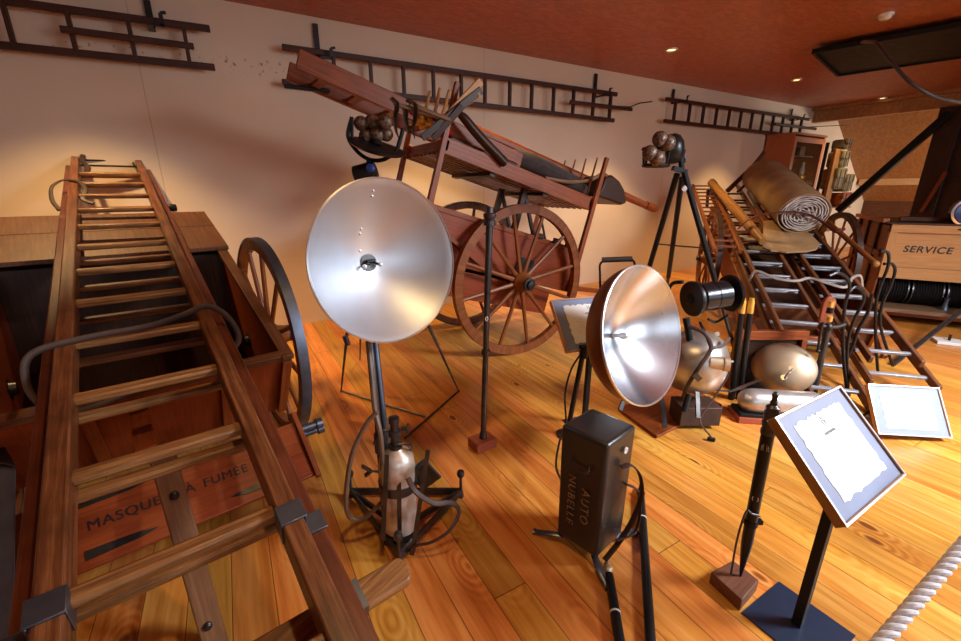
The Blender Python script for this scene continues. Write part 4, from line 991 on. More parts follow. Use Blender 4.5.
m = MB().tube([Q(683, 282, DL-.06), Q(672, 284, DL), Q(668, 296, DL+.02), Q(676, 312, DL)], .012, 8, 5).build('cable_loop', 'black_paint', b1)
m = MB().tube([Q(730, 362, DL-.2), Q(728, 375, DL-.22), Q(716, 395, DL-.25), Q(702, 415, DL-.3), Q(701, 424, DL-.34), Q(712, 438, DL-.36)], .005, 6, 6)
tag(m.build('lamp_cord', 'leather'), 'thin reddish cord hanging from the drum lamp nozzle down to the floor', 'cord')
x_ = MB().lathe(G(711, 439, .014), V((.5, -.8, 0)), [(-.02, .008), (-.015, .014), (.02, .014), (.025, .006)], 12).build('cord_plug', 'black_matt'); tag(x_, 'small black plug on the floor at the end of the drum lamp cord', 'plug')

# ================================================================== TRIPOD LAMP 2
ap = Q(680, 168, 3.25)
t_ = thing('tripod_lamp', 'tall black tripod with a small caged lamp, right of the big red handcart', 'lamp', (ap.x, ap.y, 0))
f1, f2, f3 = G(745, 386), G(626, 345), G(661, 330)
for p, top in ((f1, Q(684, 172, 3.22)), (f2, Q(677, 174, 3.25)), (f3, Q(682, 178, 3.3))):
    mid = top.lerp(p, .55)
    lg = MB().tube([top, mid], .021, 10).build('leg', 'black_paint', t_)
    MB().tube([top.lerp(p, .53), p.lerp(top, .04)], .015, 10).tube([p.lerp(top, .04), p], [.012, .003], 8).build('lower_leg', 'steel_dark', lg)
MB().tube([Q(684, 188, 3.19), Q(684.6, 189, 3.165)], .017, 14).build('white_disc', 'white_paint', t_)
la, lb, lc_ = Q(684, 172, 3.22), Q(677, 174, 3.25), Q(682, 178, 3.3)
k_ = .33
MB().tube([lb.lerp(f2, k_), lc_.lerp(f3, k_)-V((0, 0, .02)), la.lerp(f1, k_)], .006, 6, 4).build('chain', 'iron', t_)
m = MB().tube([Q(682, 172, 3.25), Q(681, 160, 3.25), Q(683, 150, 3.25)], .02, 10).bar(Q(673, 168, 3.25), Q(686, 172, 3.25), .05, .03)
m.build('head', 'black_paint', t_)
m = MB().tube([Q(675, 157, 3.25), Q(683, 162, 3.25), Q(684, 157, 3.25), Q(678, 143, 3.25)], .013, 8, 5); m.build('handle', 'black_paint', t_)
hc = Q(661, 151, 3.25)
MB().lathe(hc, (RT*.9-FW*.45+V((0, 0, .15))), [(.03, .075), (.04, .10), (.10, .10), (.13, .08), (.15, .04)], 28).build('housing', 'black_paint', t_)
m = MB()
for k in range(9):
    a = R(180+k*22.5); 
cg = Q(657, 155, 3.2)
fx, fy = RT, V((0, 0, 1))
for zz, rr in ((-.07, .085), (.04, .098)):
    m.tube([cg+V((0, 0, zz))+RT*rr*math.cos(R(a))+FW*rr*math.sin(R(a)) for a in range(0, 361, 30)], .012, 8)
for a in range(0, 360, 60): m.tube([cg+V((0, 0, -.07))+RT*.085*math.cos(R(a))+FW*.085*math.sin(R(a)), cg+V((0, 0, .04))+RT*.098*math.cos(R(a))+FW*.098*math.sin(R(a))], .009, 6)
m.build('cage', 'black_paint', t_)
for (x, y) in ((660, 139), (668, 143), (657, 158), (650, 153)):
    MB().ball(Q(x, y, 3.10), .052, 18, -FW, .85).build('bulb', 'bulb_glass', t_)

# ================================================================== RIGHT HANDCART WITH LADDERS AND CANVAS ROLL
KX = V((.682, -.731, 0)).normalized(); KY = V((.731, .682, 0)).normalized()
sl = math.atan(.325)
KD = KY*math.cos(sl)+V((0, 0, math.sin(sl))); KN = -KY*math.sin(sl)+V((0, 0, math.cos(sl)))
def K(p, q, dz=0.0):       # point on the ladder plane
    return KX*p+KY*q+V((0, 0, (q-3.05)*.325+dz))
def K0(p, q, z): return KX*p+KY*q+V((0, 0, z))
t_ = thing('ladder_cart', 'dark red two wheeled cart under the sloping ladders and canvas roll at right', 'handcart', K0(1.9, 6.3, 0))
wheel(K0(1.24, 6.3, .62), -KX, .62, 12, t_, 'wheel_wood', 'dark_wood', .05, .065)
wheel(K0(2.62, 6.3, .62), KX, .62, 12, t_, 'wheel_wood', 'dark_wood', .05, .065)
MB().cyl(K0(1.24, 6.3, .62), K0(2.62, 6.3, .62), .025, 12).build('axle', 'iron', t_)
for p in (1.36, 2.42):
    MB().prism([K(p, 4.65, -.16), K(p, 7.1, -.16), K(p, 7.1, -.50), K(p, 4.75, -.50)], KX*.03).build('side_panel', 'red_wood', t_, bev=.004)
    MB().bar(K(p+.015, 4.5, -.14), K(p+.015, 7.3, -.14), .05, .05).build('top_rail', 'wheel_wood', t_, bev=.005)
MB().prism([K(1.39, 4.70, -.12), K(2.42, 4.70, -.12), K(2.42, 4.78, -.52), K(1.39, 4.78, -.52)], KY*.02).build('front_panel', 'brown_wood', t_)
MB().prism([K(1.39, 4.75, -.50), K(2.42, 4.75, -.50), K(2.42, 7.1, -.50), K(1.39, 7.1, -.50)], V((0, 0, .02))).build('bottom_board', 'dark_wood', t_)
MB().bar(K0(1.33, 4.55, .14), K0(2.10, 4.55, .14), .05, .075).build('front_beam', 'red_wood', t_, bev=.006)
for p in (1.42, 2.0): MB().bar(K0(p, 4.58, .14), K0(p, 5.3, .28), .05, .06).build('shaft', 'red_wood', t_, bev=.005)
for p in (1.33, 2.5):
    MB().bar(K0(p, 4.60, .02), K(p, 5.2, -.2), .045, .05).build('stay', 'wheel_wood', t_, bev=.004)
m = MB()
for i, (p, q, dz) in enumerate(((1.30, 5.5, -.3), (1.32, 5.8, -.35), (1.30, 6.1, -.25))): m.ball(K(p, q, dz), .05, 10)
# slatted side rack at the far left
for p in (1.14, 1.40): MB().bar(K(p, 5.5, .03), K(p, 7.75, .03), .035, .05).build('rack_rail', 'wheel_wood', t_, bev=.004)
for k in range(15):
    q = 5.6+k*.15
    MB().bar(K(1.14, q, .04), K(1.40, q, .04), .022, .022).build('rack_rung', 'wheel_wood', t_)
# two section ladders
def two_ladder(label, p0, p1, q0, q1, mt):
    o = thing('extension_ladder', label, 'ladder', K((p0+p1)/2, (q0+q1)/2, -.1), 'two section ladders lying on the right cart')
    for (dp, dz, qa, qb) in ((0, 0, q0, q1), (.045, -.075, q0-.16, q1-.1)):
        for p in (p0-dp, p1+dp):
            MB().bar(K(p, qa, dz), K(p, qb, dz), .032, .062, KN).build('rail', mt, o, bev=.008)
        n = int((qb-qa-.1)/.27)
        for k in range(n):
            q = qa+.12+k*.27
            MB().bar(K(p0-dp, q, dz), K(p1+dp, q, dz), .030, .022, KN).build('rung', 'rung_grey' if k < 9 else mt, o, bev=.005)
    return o
two_ladder('left one of the two dark ladders sloping from the canvas roll to the floor', 1.452, 1.79, 3.30, 7.9, 'brown_wood')
two_ladder('right one of the two dark ladders sloping from the cart towards the low sign', 1.985, 2.30, 3.80, 7.9, 'brown_wood')
x_ = thing('carrying_pole', 'slim wooden pole with round end resting over the right wheel of the ladder cart', 'pole', K(2.5, 5.8, 0))
MB().tube([K(2.42, 6.5, .10), K(2.52, 5.2, .10)], .026, 10).build('shaft', 'wheel_wood', x_)
MB().ball(K(2.52, 5.18, .10), .034, 12).build('knob', 'gold_pole', x_)
# canvas roll
r0 = K(2.06, 5.85, .32); r1 = K(1.96, 7.25, .32); ax = (r1-r0).normalized(); L_ = (r1-r0).length
u_ = (KX-ax*KX.dot(ax)).normalized(); w_ = u_.cross(ax); w_ = w_ if w_.z > 0 else -w_
t_ = thing('canvas_roll', 'big rolled up canvas sheet, ochre outside with pale layered end, on top of the ladders', 'canvas roll', r0.lerp(r1, .5)-w_*.25)
rnd = random.Random(4)
def spiral(turns, ra, rb, seg=40, amp=.010):
    pts = []; n = int(turns*seg)
    for i in range(n+1):
        a = 2*math.pi*i/seg; f_ = i/n; r = ra+(rb-ra)*f_
        r += amp*(1-f_)*(math.sin(3*a+f_*9)+.6*math.sin(5*a+f_*23))
        pts.append((r*math.cos(a)*1.06, r*math.sin(a)*(.93)))
    return pts
def ribbon(sp, th, z0, z1, jit=.0):
    m = MB(); n = len(sp); o = 0
    for i, (x, y) in enumerate(sp):
        r = math.hypot(x, y); k = (r-th)/max(r, 1e-4); j = rnd.uniform(-jit, jit)
        for (xx, yy) in ((x, y), (x*k, y*k)):
            for z in (z0+j, z1): m.v.append(r0+ax*z+u_*xx+w_*yy)
    for i in range(n-1):
        a, b_ = i*4, (i+1)*4; A_ = i*.03
        for (p, q) in ((0, 1), (3, 2), (2, 0), (1, 3)):
            m.face([a+p, a+q, b_+q, b_+p], [(0, A_), (L_, A_), (L_, A_+.03), (0, A_+.03)])
    for e in (0, (n-1)*4): m.face([e, e+1, e+3, e+2], [(0, 0)]*4)
    return m
ribbon(spiral(8.5, .03, .232, amp=.014), .013, 0, L_, .012).build('canvas_layers', 'canvas_pale', t_, ang=60)
ribbon(spiral(1.15, .246, .251, 48, .002), .012, .012, L_-.01, .004).build('outer_wrap', 'canvas_tan', t_, ang=60)
m = MB()
fl_ = [(1.62, 5.55), (1.68, 5.45), (1.76, 5.47), (1.82, 5.42), (1.92, 5.47), (2.02, 5.46), (2.14, 5.55), (2.2, 5.66), (2.2, 5.9), (2.1, 6.3), (1.8, 6.3), (1.7, 5.9)]
m.prism([K(p, q, .05+.012*(i % 2)) for i, (p, q) in enumerate(fl_)], V((0, 0, .02)))
tag(m.build('canvas_flap', 'canvas_tan', None, bev=.004), 'loose pale canvas edge hanging below the big canvas roll', 'canvas')
# gold pole left of the roll
a_, b_ = K(1.33, 7.35, .20), K(1.60, 5.50, .15)
t_ = thing('turned_pole', 'thick golden brown wooden pole lying beside the canvas roll, left of it', 'pole', a_.lerp(b_, .5))
MB().tube([a_, a_.lerp(b_, .05), a_.lerp(b_, .08), a_.lerp(b_, .5), a_.lerp(b_, .8), b_], [.055, .06, .048, .06, .055, .04], 14).build('shaft', 'gold_pole', t_)
MB().tube([a_+V((-.06, 0, -.1)), a_+V((-.02, 0, -.35))], .022, 8).build('peg', 'dark_wood', t_)
x_ = MB().tube([K(1.55, 7.3, .10), K(1.9, 7.6, .35), K(2.05, 7.75, .50)], [.035, .03, .028], 8).build('forked_branch', 'brown_wood'); tag(x_, 'thin dark wooden stick pointing up behind the canvas roll', 'stick')
x_ = MB().tube([K(1.66, 7.2, .12), K(1.95, 7.45, .30)], .02, 8).build('short_stick', 'brown_wood'); tag(x_, 'shorter stick beside the upright stick behind the canvas roll', 'stick')
rz_ = lambda x, y, e=0: (lambda d_: EYE+d_*(((r0-ax*(.05+e)-EYE).dot(ax))/d_.dot(ax)))((Q(x, y, 4)-EYE).normalized())
x_ = MB().tube([rz_(738, 229), rz_(748, 220), rz_(762, 214.5), rz_(785, 212), rz_(801, 213), rz_(812, 216), rz_(824, 223), rz_(836, 232, .1), rz_(845, 229, .1)], .026, 8, 6, flat=.35, up=(0, 0, 1)).build('red_strap', 'leather_red')
tag(x_, 'dark red leather strap drawn across the end of the canvas roll', 'strap')
x_ = MB().tube([K(1.40, 4.98, -.05), K(1.44, 5.0, .06), K(1.6, 4.9, .045), K(1.76, 4.86, .05), K(1.9, 4.94, .045), K(2.0, 4.86, .05), K(2.15, 4.80, .045), K(2.27, 4.98, .05), K(2.35, 5.02, .05), K(2.38, 5.0, -.05)], .014, 8, 6, flat=.5).build('grey_strap', 'strap_grey')
tag(x_, 'grey webbing strap lying wavy across the two sloping ladders', 'strap')
# black iron hooks standing among the ladders
def iron_hook(label, pts, d, r=.0105):
    o = MB().tube([Q(x, y, d+k*.012) for k, (x, y) in enumerate(pts)], r, 10, 6).build('iron_hook', 'black_paint'); tag(o, label, 'hook', 'bent black iron hooks among the ladders')
iron_hook('bent black iron hook nearest the wooden plaque with brass nozzle', [(829, 276), (838, 273), (847, 278), (849.5, 288), (845, 305), (843, 330), (843.5, 360), (847, 390), (850, 404)], 2.78)
iron_hook('second bent black iron hook just right of the hook by the brass nozzle', [(849, 292), (855, 287), (863, 292), (863, 302), (854, 320), (848, 340), (847, 365), (849, 395), (853, 406)], 2.85)
iron_hook('tallest bent black iron hook under the left edge of the SERVICE chest', [(880, 251), (888, 253), (888, 266), (882, 282), (876.5, 300), (875.5, 320), (876, 345), (878, 374)], 3.12)
iron_hook('bent black iron hook right beside the tallest one below the SERVICE chest', [(884, 264), (892, 264), (895, 271), (890, 287), (882, 305), (880, 322), (884, 340), (893, 366)], 3.18)
iron_hook('short leaning black iron hook low between the two hook pairs', [(872, 294), (868, 312), (858, 330), (853, 345), (845, 362)], 3.05, .012)

# ================================================================== brass tipped tubes, plaque, dish and cylinder
ga = G(736, 396); DA = ga.dot(FW)
def brass_tube(label, xb, yb, xt, yt, d, r):
    b_, t2 = Q(xb, yb, d), Q(xt, yt, d); o = thing('brass_tipped_tube', label, 'tube', (b_.x, b_.y, 0), 'black tubes with brass tips')
    dv = t2-b_; L = dv.length
    MB().tube([b_, b_+dv*.87], [r*1.15, r], 14).build('tube', 'black_paint', o)
    MB().lathe(b_, dv, [(L*.86, r*1.02), (L*.97, r*1.02), (L*.975, r*.8), (L, r*.8)], 16).build('brass_tip', 'brass', o)
for (i, lab, dx) in ((0, 'left tube of the pair of black tubes with brass tips', 0), (1, 'right tube of the pair of black tubes with brass tips', 9.5)):
    g_ = G(731+dx*.8, 399); brass_tube(lab, 731+dx*.8, 399, 743.5+dx*.9, 298, g_.dot(FW), .020)
gp2 = G(812, 401); D5 = gp2.dot(FW)
t_ = thing('nozzle_plaque', 'brass tipped nozzle with black fittings mounted on a rounded red wooden plaque', 'nozzle', (gp2.x, gp2.y, 0))
c = Q(829, 307, D5+.05); F = Frame(c, RT, V((0, 0, 1)), -FW)
pts = [F(.043*math.cos(R(a)), .03+.043*math.sin(R(a)), 0) for a in range(0, 181, 20)]+[F(-.043, -.12, 0), F(.043, -.12, 0)]
MB().prism(pts, FW*.02).build('plaque', 'block_red', t_, bev=.003)
MB().lathe(Q(829, 327, D5), V((.05, 0, 1)), [(0, .016), (.03, .02)], 14).lathe(Q(829.5, 312, D5), V((.02, 0, 1)), [(-.008, .021), (.03, .021)], 14).build('black_fitting', 'black_paint', t_)
MB().lathe(Q(829, 321, D5), V((.02, 0, 1)), [(0, .018), (.035, .018)], 16).lathe(Q(830, 307, D5), V((.02, 0, 1)), [(0, .018), (.04, .018), (.042, .012)], 16).build('brass_band', 'brass', t_)
m = MB().tube([Q(828, 328, D5-.0), Q(823, 350, D5), Q(812, 401, D5)], [.022, .02, .022], 12)
m.build('nozzle_body', 'rubber', t_)
m = MB().tube([Q(822, 326, D5-.02), Q(836, 327, D5-.02), Q(845, 324, D5-.02)], .014, 8).tube([Q(823, 322, D5-.03), Q(820, 335, D5-.03), Q(818, 350, D5-.03)], .009, 8, 4).ball(Q(818, 351, D5-.03), .014, 10).ball(Q(828, 327, D5-.02), .030, 12)
m.build('valve_handle', 'iron', t_)

gc = G(757, 416); 
t_ = thing('dish_lamp', 'brass coloured round dish lamp in a dark red rack between the brass tipped tubes', 'lamp', G(785, 395))
DD = G(785, 398).dot(FW)
c = Q(783, 366, DD); vd = (EYE-c).normalized(); n_ = (vd+V((0, 0, .38))-RT*.10).normalized()
rr = .5*59/FPX*c.dot(FW)*1.0
cap_ = [(-.01, rr), (0.0, rr*1.02), (.008, rr), (rr*.16, rr*.93), (rr*.30, rr*.80), (rr*.42, rr*.62), (rr*.50, rr*.40), (rr*.54, rr*.18), (rr*.55, .001)]
up_ = V((0, 0, 1))
MB().lathe(c-n_*rr*.2, n_, cap_, 48, sq=.95, up=(0, 0, 1)).build('dish', 'brass_dull', t_, ang=60)
MB().lathe(c-n_*rr*.2, n_, [(-.012, rr), (-.012, rr*1.035), (.002, rr*1.035), (.004, rr)], 48, cap=False, sq=.90, up=(0, 0, 1)).build('rim', 'steel_dark', t_)
hp = c+n_*rr*.30
MB().tube([Q(784, 379, DD-.10), Q(786, 376, DD-.17), Q(790, 372, DD-.19), Q(793, 369, DD-.13)], .008, 8, 4).lathe(Q(784, 378, DD-.12), n_, [(0, .02), (.02, .02)], 12).lathe(Q(792, 369, DD-.12), n_, [(0, .02), (.02, .02)], 12).build('handle', 'aluminium', t_)
B_ = Frame(V((c.x, c.y, 0))+FW*.16, RT, FW, (0, 0, 1))
zt = Q(780, 334, DD+.1).z
MB().box(B_, -.27, .27, .0, .05, zt-.07, zt).build('top_beam', 'red_wood', t_, bev=.004)
for a in (-.27, .23): MB().box(B_, a, a+.04, .0, .05, 0, zt-.07).build('side_post', 'red_wood', t_, bev=.003)
MB().box(B_, -.23, .23, .03, .05, 0.02, zt-.07).build('back_board', 'dark_wood', t_)
MB().box(B_, -.27, .27, -.22, .05, 0, .02).build('base_board', 'dark_wood', t_, bev=.003)
ca, cb = Q(744, 404, G(744, 418).dot(FW)+.02), Q(812, 411, G(812, 425).dot(FW)+.05)
cb = V((cb.x, cb.y, ca.z)); cx = (cb-ca).normalized(); L_ = (cb-ca).length; rc = .082
ca.z = cb.z = rc+.045
t_ = thing('gas_cylinder', 'silvery gas cylinder with rounded end lying on a red board before the dish lamp', 'gas cylinder', V((ca.x, ca.y, 0)).lerp(V((cb.x, cb.y, 0)), .5))
MB().lathe(ca, cx, [(-.045, .001), (-.042, .02), (-.03, .045), (-.01, .066), (.02, .078), (.05, rc), (L_, rc), (L_+.02, rc*.9)], 36).build('cylinder', 'cyl_metal', t_, ang=60)
sdx = V((-cx.y, cx.x, 0)); sdx = sdx if sdx.dot(FW) < 0 else -sdx
C_ = Frame(V((ca.x, ca.y, 0)), cx, sdx, (0, 0, 1))
MB().box(C_, -.06, .30, -.09, .10, 0, .04).build('board', 'block_red', t_, bev=.003)
MB().box(C_, -.05, .28, -.075, .085, .04, .062).build('cradle', 'black_matt', t_, bev=.004)
x_ = MB().tube([Q(701, 389, 2.7), Q(730, 391, 2.8), Q(745, 388, 2.86), Q(760, 389, 2.75), Q(785, 392, 2.75), Q(806, 393, 2.8), Q(817, 400, 2.85)], .007, 8, 6).build('thin_hose', 'leather')
tag(x_, 'thin brown hose running over the silvery gas cylinder', 'hose')
x_ = MB().tube([Q(729, 392, 2.78), Q(744, 386, 2.8), Q(760, 380, 2.78)], [.008, .012, .010], 8, 4).build('leather_strap', 'leather')
tag(x_, 'short brown leather strap above the rounded end of the gas cylinder', 'strap')

# ================================================================== SERVICE WAGON
WXa = V((.521, -.854, 0)).normalized(); WYa = V((.854, .521, 0)).normalized()
DW = 5.0
k0_ = Q(892, 232, DW); W0 = V((k0_.x, k0_.y, 0)); FS = Frame(W0, WXa, WYa, (0, 0, 1))
zq = lambda y: Q(892, y, DW).z
t_ = thing('service_wagon', 'large old equipment wagon with pale SERVICE chest and hose reels underneath, at right edge', 'wagon', FS(.8, .8, 0))
zT, zP, zB, zL = zq(224), zq(232), zq(266), zq(277)
MB().box(FS, 0, 1.7, .03, .6, zL, zT-.02).build('chest_body', 'pine_red', t_)
fp = MB().box(FS, .05, 1.7, .012, .03, zB, zP).build('front_panel', 'pine', t_)
m = MB().box(FS, -.02, 1.7, -.025, .0, zP, zT); m.build('top_rail', 'pine', t_, bev=.004)
MB().box(FS, -.02, 1.7, -.025, .0, zL, zB).build('bottom_rail', 'pine', t_, bev=.004)
MB().box(FS, -.02, .05, -.025, .03, zB, zP).build('corner_post', 'pine', t_)
tx = text('lettering', 'SERVICE', .103, Frame(FS(.345, .010, (zP+zB)/2+.01), WXa, V((0, 0, 1)), -WYa), 'letter_black', fp, .001, spacing=1.12, bold=.002, shear=.12)
rf = MB()
for k in range(5): rf.box(FS, -.05, 1.8, -.04+k*.26, .215+k*.26, zT, zT+.02)
rf.build('top_boards', 'dark_wood', t_, bev=.003)
m = MB().bar(FS(.1, .25, zT+.05), FS(1.6, .1, zT+.06), .08, .05).build('loose_beam', 'brown_wood', t_, bev=.006)
MB().bar(FS(-.05, .1, zT+.03), FS(-.05, 1.35, zT+.03), .06, .05).build('side_rail', 'pine_red', t_, bev=.005)
MB().box(FS, -.02, .0, .03, 1.5, zq(300), zT-.02).build('side_panel', 'red_wood', t_)
for y_ in (.35, .8, 1.2): MB().box(FS, -.045, -.02, y_, y_+.07, zq(300), zT).build('side_batten', 'dark_wood', t_, bev=.003)
MB().box(FS, -.04, -.02, .1, 1.4, zq(258), zq(252)).build('side_rail', 'red_wood', t_)
zS = Q(892, 305, DW-.1).z
MB().box(FS, -.02, 1.8, -.22, 1.4, zS-.045, zS).build('shelf', 'old_board', t_, bev=.006)
MB().box(FS, .0, 1.8, -.12, 1.35, zS-.10, zS-.05).build('under_frame', 'red_wood', t_, bev=.004)
MB().box(FS, .0, 1.8, .62, .64, zS, zL).build('inner_panel', 'dark_wood', t_)
# hose reels
rz = (zS+zL)/2; rr = (zL-zS)*.48
for k in range(3):
    x = .02+k*.30
    rl_ = MB().lathe(FS(x+.015, .15, rz), WXa, [(0, rr*.88)]+[(.01+.24*i/20, rr*(.88 if i % 2 else .95)) for i in range(21)]+[(.255, rr*.88)], 32).build('hose_reel', 'black_matt', t_)
    MB().lathe(FS(x+.0, .15, rz), WXa, [(0, rr), (.012, rr)], 32).lathe(FS(x+.262, .15, rz), WXa, [(0, rr), (.012, rr)], 32).build('reel_flange', 'steel_dark', rl_)
MB().lathe(FS(.62, -.02, zS), V((0, 0, 1)), [(0, .035), (.02, .03), (.10, .02), (.14, .03), (.145, .015)], 16).build('nozzle', 'steel_blue', t_)
MB().prism([FS(.80, -.1, zS), FS(.90, -.1, zL), FS(.92, -.1, zL), FS(.82, -.1, zS)], WYa*.4).build('divider', 'red_wood', t_)
m = MB()
for k in range(3): m.lathe(FS(1.02+.05*k, -.05+.06*k, zS+.05+.03*k), WXa+V((0, 0, .4)), [(-.05, .02), (-.04, .06), (0, .075), (.05, .05), (.06, .02)], 16)
m.build('metal_fitting', 'aluminium', t_)
for (x, y) in ((.08, .1), (1.7, .1), (.08, 1.25), (1.7, 1.25)): MB().box(FS, x, x+.07, y, y+.07, 0, zS-.10).build('leg', 'dark_wood', t_)
x_ = MB().tube([G(893, 364, .02), Q(961, 311, 4.35), Q(990, 288, 4.5)], .022, 10).build('iron_bar', 'steel_dark'); tag(x_, 'long grey iron bar propped from the floor up to the service wagon', 'bar')
wf = G(948, 343)
t2 = thing('jack_foot', 'white square foot plate with thin rod on the floor under the service wagon', 'foot', wf)
FF = Frame(wf, WXa, WYa, (0, 0, 1)); MB().box(FF, -.11, .11, -.09, .09, 0, .03).build('plate', 'white_paint', t2, bev=.004); MB().tube([FF(0, 0, .03), FF(0, 0, zS-.1)], .012, 8).build('rod', 'iron', t2)
bl = Q(968, 212, 4.75)
t2 = thing('blue_lantern', 'blue glass lantern cut by the right edge above the SERVICE chest', 'lantern', (bl.x, bl.y, bl.z-.19))
MB().lathe(bl, -WYa, [(-.12, .06), (-.08, .13), (0, .155), (.04, .15), (.07, .12), (.08, .001)], 32).build('housing', 'blue_lamp', t2)
MB().lathe(bl, -WYa, [(.03, .13), (.05, .15), (.065, .15), (.07, .13)], 32, cap=False).build('rim', 'aluminium', t2)
MB().lathe((bl.x, bl.y, bl.z-.19), (0, 0, 1), [(0, .08), (.01, .08), (.03, .03), (.06, .03)], 20).build('foot', 'iron', t2)

# ================================================================== dark timber wall and braces at right
wy = WX(941, 112, X1).y
struct(MB().box(WORLD, X1, X1+.14, YB, wy, 0, 2.88).build('wall_right', 'dark_wood'))
struct(MB().box(WORLD, X1-.10, X1, wy-.32, wy, 0, 2.88).build('trim_3', 'dark_wood', None, bev=.01))
a_, b_ = WX(950, 113, X1-.17), WX(838, 211, X1-.17)
struct(MB().bar(a_, b_, .12, .12, (1, 0, 0)).build('trim_4', 'black_matt', None, bev=.005))
a_, b_ = WX(946, 172, X1-.17), WX(921, 212, X1-.17)
struct(MB().bar(a_, b_, .05, .05, (1, 0, 0)).build('trim_5', 'red_wood'))

# ================================================================== glazed cabinet
cx0, cx1, cy0, cy1, cz = 9.55, 10.75, 4.62, 5.12, 2.50
t_ = thing('glazed_cabinet', 'tall reddish wooden cabinet with glass door in the far corner', 'cabinet', (10.15, 4.9, 0))
MB().box(WORLD, cx0, cx0+.03, cy0, cy1, 0, cz).build('side_panel', 'pine_red', t_, bev=.003)
MB().box(WORLD, cx1-.03, cx1, cy0, cy1, 0, cz).build('side_panel', 'pine_red', t_, bev=.003)
MB().box(WORLD, cx0+.03, cx1-.03, cy1-.02, cy1, 0, cz-.03).build('back_panel', 'brown_wood', t_)
MB().box(WORLD, cx0-.02, cx1+.02, cy0-.03, cy1, cz, cz+.04).build('top_board', 'pine_red', t_, bev=.005)
zl = WY(802, 182, 4.8).z
for z in (.6, 1.05, zl-.02, 2.12): MB().box(WORLD, cx0+.03, cx1-.03, cy0+.05, cy1-.02, z, z+.02).build('shelf', 'brown_wood', t_)
m = MB(); dz0, dz1 = .45, cz-.03
for (a, b_, c_, d_) in ((cx0+.0, cx0+.09, dz0, dz1), (cx1-.09, cx1-.0, dz0, dz1), (cx0+.09, cx1-.09, dz1-.10, dz1), (cx0+.09, cx1-.09, dz0, dz0+.1)): m.box(WORLD, a, b_, cy0-.02, cy0, c_, d_)
dr = m.build('door', 'pine_red', t_, bev=.004)
MB().box(WORLD, cx0+.09, cx1-.09, cy0-.012, cy0-.008, dz0+.1, dz1-.1).build('glass_pane', 'glass', dr)
MB().box(WORLD, cx0, cx1, cy0-.02, cy0, 0, .43).build('lower_panel', 'pine_red', t_)
for (x, mt, l) in ((WY(779, 175, 4.85).x, 'brass', 'brass lantern standing at the left inside the glazed cabinet'), (WY(801, 175, 4.85).x, 'brass', 'larger brass lantern in the middle of the glazed cabinet shelf')):
    s_ = 1.0 if 'left' in l else 1.5
    o = thing('brass_lantern', l, 'lantern', (x, 4.85, zl), 'brass lanterns in the cabinet')
    MB().lathe((x, 4.85, zl), (0, 0, 1), [(0, .05*s_), (.08*s_, .055*s_), (.10*s_, .03*s_)], 20).build('tank', mt, o)
    MB().lathe((x, 4.85, zl+.10*s_), (0, 0, 1), [(0, .03*s_), (.05*s_, .035*s_), (.10*s_, .022*s_), (.16*s_, .018*s_)], 20).build('chimney', 'porcelain', o)
for (x, z, w_, h_) in ((9.85, 2.14, .26, .2), (10.25, 2.14, .20, .18)):
    x_ = MB().box(WORLD, x-w_/2, x+w_/2, 4.75, 4.95, z, z+h_).build('instrument_box', 'dark_wood', None, bev=.015); tag(x_, 'wider dark instrument box on the upper cabinet shelf' if w_ > .25 else 'narrower dark instrument box on the upper cabinet shelf, to the right', 'box', 'dark boxes in the cabinet')
# canvas packs on posts behind the cabinet
t_ = thing('pack_rack', 'narrow wooden rack with upright poles holding canvas packs beside the cabinet', 'rack', (11.75, 4.85, 0))
for x in (11.25, 11.55, 11.85): MB().box(WORLD, x, x+.05, 4.75, 4.80, 0, 2.45 if x < 12 else 2.1).build('upright', 'dark_wood', t_)
for z in (.6, 1.1): MB().box(WORLD, 11.3, 12.5, 4.55, 5.0, z, z+.03).build('shelf', 'old_board', t_)
MB().box(WORLD, 11.05, 11.30, 4.5, 4.56, 0, 2.30).build('board', 'gold_pole', t_, bev=.01)
for i, (x, z, w_, h_, l) in enumerate(((11.40, 1.50, .40, .42, 'lowest large canvas pack on the rack beside the glazed cabinet'), (11.85, 1.45, .34, .36, 'canvas pack at the right of the rack by the white gable wall'),
                                    (11.42, 1.94, .30, .32, 'middle canvas pack stacked on the rack beside the cabinet'), (11.42, 2.30, .18, .2, 'small canvas pack hanging at the top of the rack'),
                                    (11.9, 1.13, .4, .30, 'reddish brown case under the right canvas pack on the rack'))):
    o = thing('canvas_pack', l, 'pack', (x, 4.62, z-.1), 'canvas packs on the rack')
    mt = 'bag_green' if i < 4 else 'red_wood'
    MB().box(WORLD, x-w_/2, x+w_/2, 4.45, 4.74, z, z+h_).build('pack_body', mt, o, bev=.05)
    MB().box(WORLD, x-w_/2-.01, x+w_/2+.01, 4.43, 4.5, z+h_*.55, z+h_+.01).build('flap', mt, o, bev=.02)
    m = MB().box(WORLD, x-w_*.25-.012, x-w_*.25+.012, 4.42, 4.43, z+.02, z+h_*.95); m.build('strap', 'leather', o)
    MB().box(WORLD, x+w_*.25-.012, x+w_*.25+.012, 4.42, 4.43, z+.02, z+h_*.95).build('strap', 'leather', o)

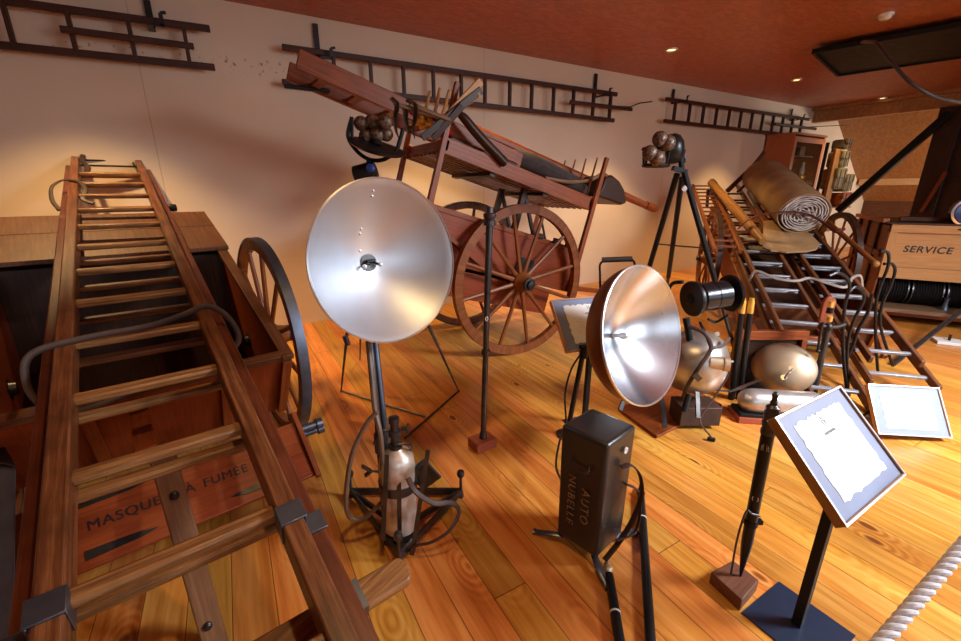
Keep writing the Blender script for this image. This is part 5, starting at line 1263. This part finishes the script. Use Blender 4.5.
# ================================================================== CAMERA, LIGHT
cam = bpy.data.cameras.new('camera'); cam.sensor_width = 36; cam.lens = FPX/961*36; cam.clip_start = .02; cam.clip_end = 100
co = bpy.data.objects.new('camera', cam); COL.objects.link(co); co.location = EYE
co.rotation_euler = (math.pi/2-PITCH, 0, -YAW); sc.camera = co
def spot(name, loc, tgt, energy, col, size=R(100), blend=.8, rad=.05):
    l = bpy.data.lights.new(name, 'SPOT'); l.energy = energy; l.color = col; l.spot_size = size; l.spot_blend = blend; l.shadow_soft_size = rad
    o = bpy.data.objects.new(name, l); COL.objects.link(o); o.location = loc
    o.rotation_euler = (V(tgt)-V(loc)).to_track_quat('-Z', 'Y').to_euler(); return o
def area(name, loc, tgt, energy, col, sx, sy):
    l = bpy.data.lights.new(name, 'AREA'); l.energy = energy; l.color = col; l.shape = 'RECTANGLE'; l.size = sx; l.size_y = sy
    o = bpy.data.objects.new(name, l); COL.objects.link(o); o.location = loc
    o.rotation_euler = (V(tgt)-V(loc)).to_track_quat('-Z', 'Y').to_euler(); return o
WARM = (1.0, .66, .28)
for x in (-1.0, 2.05, 5.06, 8.08): spot('ceiling_spot', (x, 4.04, ZC-.03), (x, 4.12, 0), 270, WARM, R(88), .55)
spot('ceiling_spot', (11.05, 3.95, ZC-.03), (10.6, 4.2, 0), 110, WARM, R(95), .6)
spot('ceiling_spot', (.5, .8, ZC-.03), (.5, 1.2, 0), 70, WARM, R(110), .6)
area('attic_fill', (13.6, 1.5, 1.7), (13.2, 5.1, 1.9), 130, (1, .93, .82), 1.2, 1.2)  # unseen fill light, added to brighten the white gable beyond the header
area('window_daylight', (7.4, YB+.02, 1.75), (5.8, YB+3, .9), 110, (.76, .87, 1.0), 2.7, 1.7)
area('window_daylight', (3.6, YB+.02, 1.75), (3.0, YB+3, .9), 60, (.76, .87, 1.0), 2.7, 1.7)
area('window_daylight', (-.2, YB+.02, 1.75), (.5, YB+3, .6), 35, (.76, .87, 1.0), 2.7, 1.7)
o = area('skylight', (4.1, -1.2, 3.05), (3.4, .4, 0), 360, (.90, .94, 1.0), 1.2, 1.6); o.data.spread = R(125)
w = bpy.data.worlds.new('world'); w.use_nodes = True; w.node_tree.nodes['Background'].inputs[0].default_value = (.9, .75, .6, 1); w.node_tree.nodes['Background'].inputs[1].default_value = .3
sc.world = w
sc.view_settings.view_transform = 'Standard'; sc.view_settings.look = 'None'; sc.view_settings.gamma = 1; sc.view_settings.exposure = 0
sc.view_settings.use_curve_mapping = False
sc.cycles.max_bounces = 7; sc.cycles.sample_clamp_indirect = 6
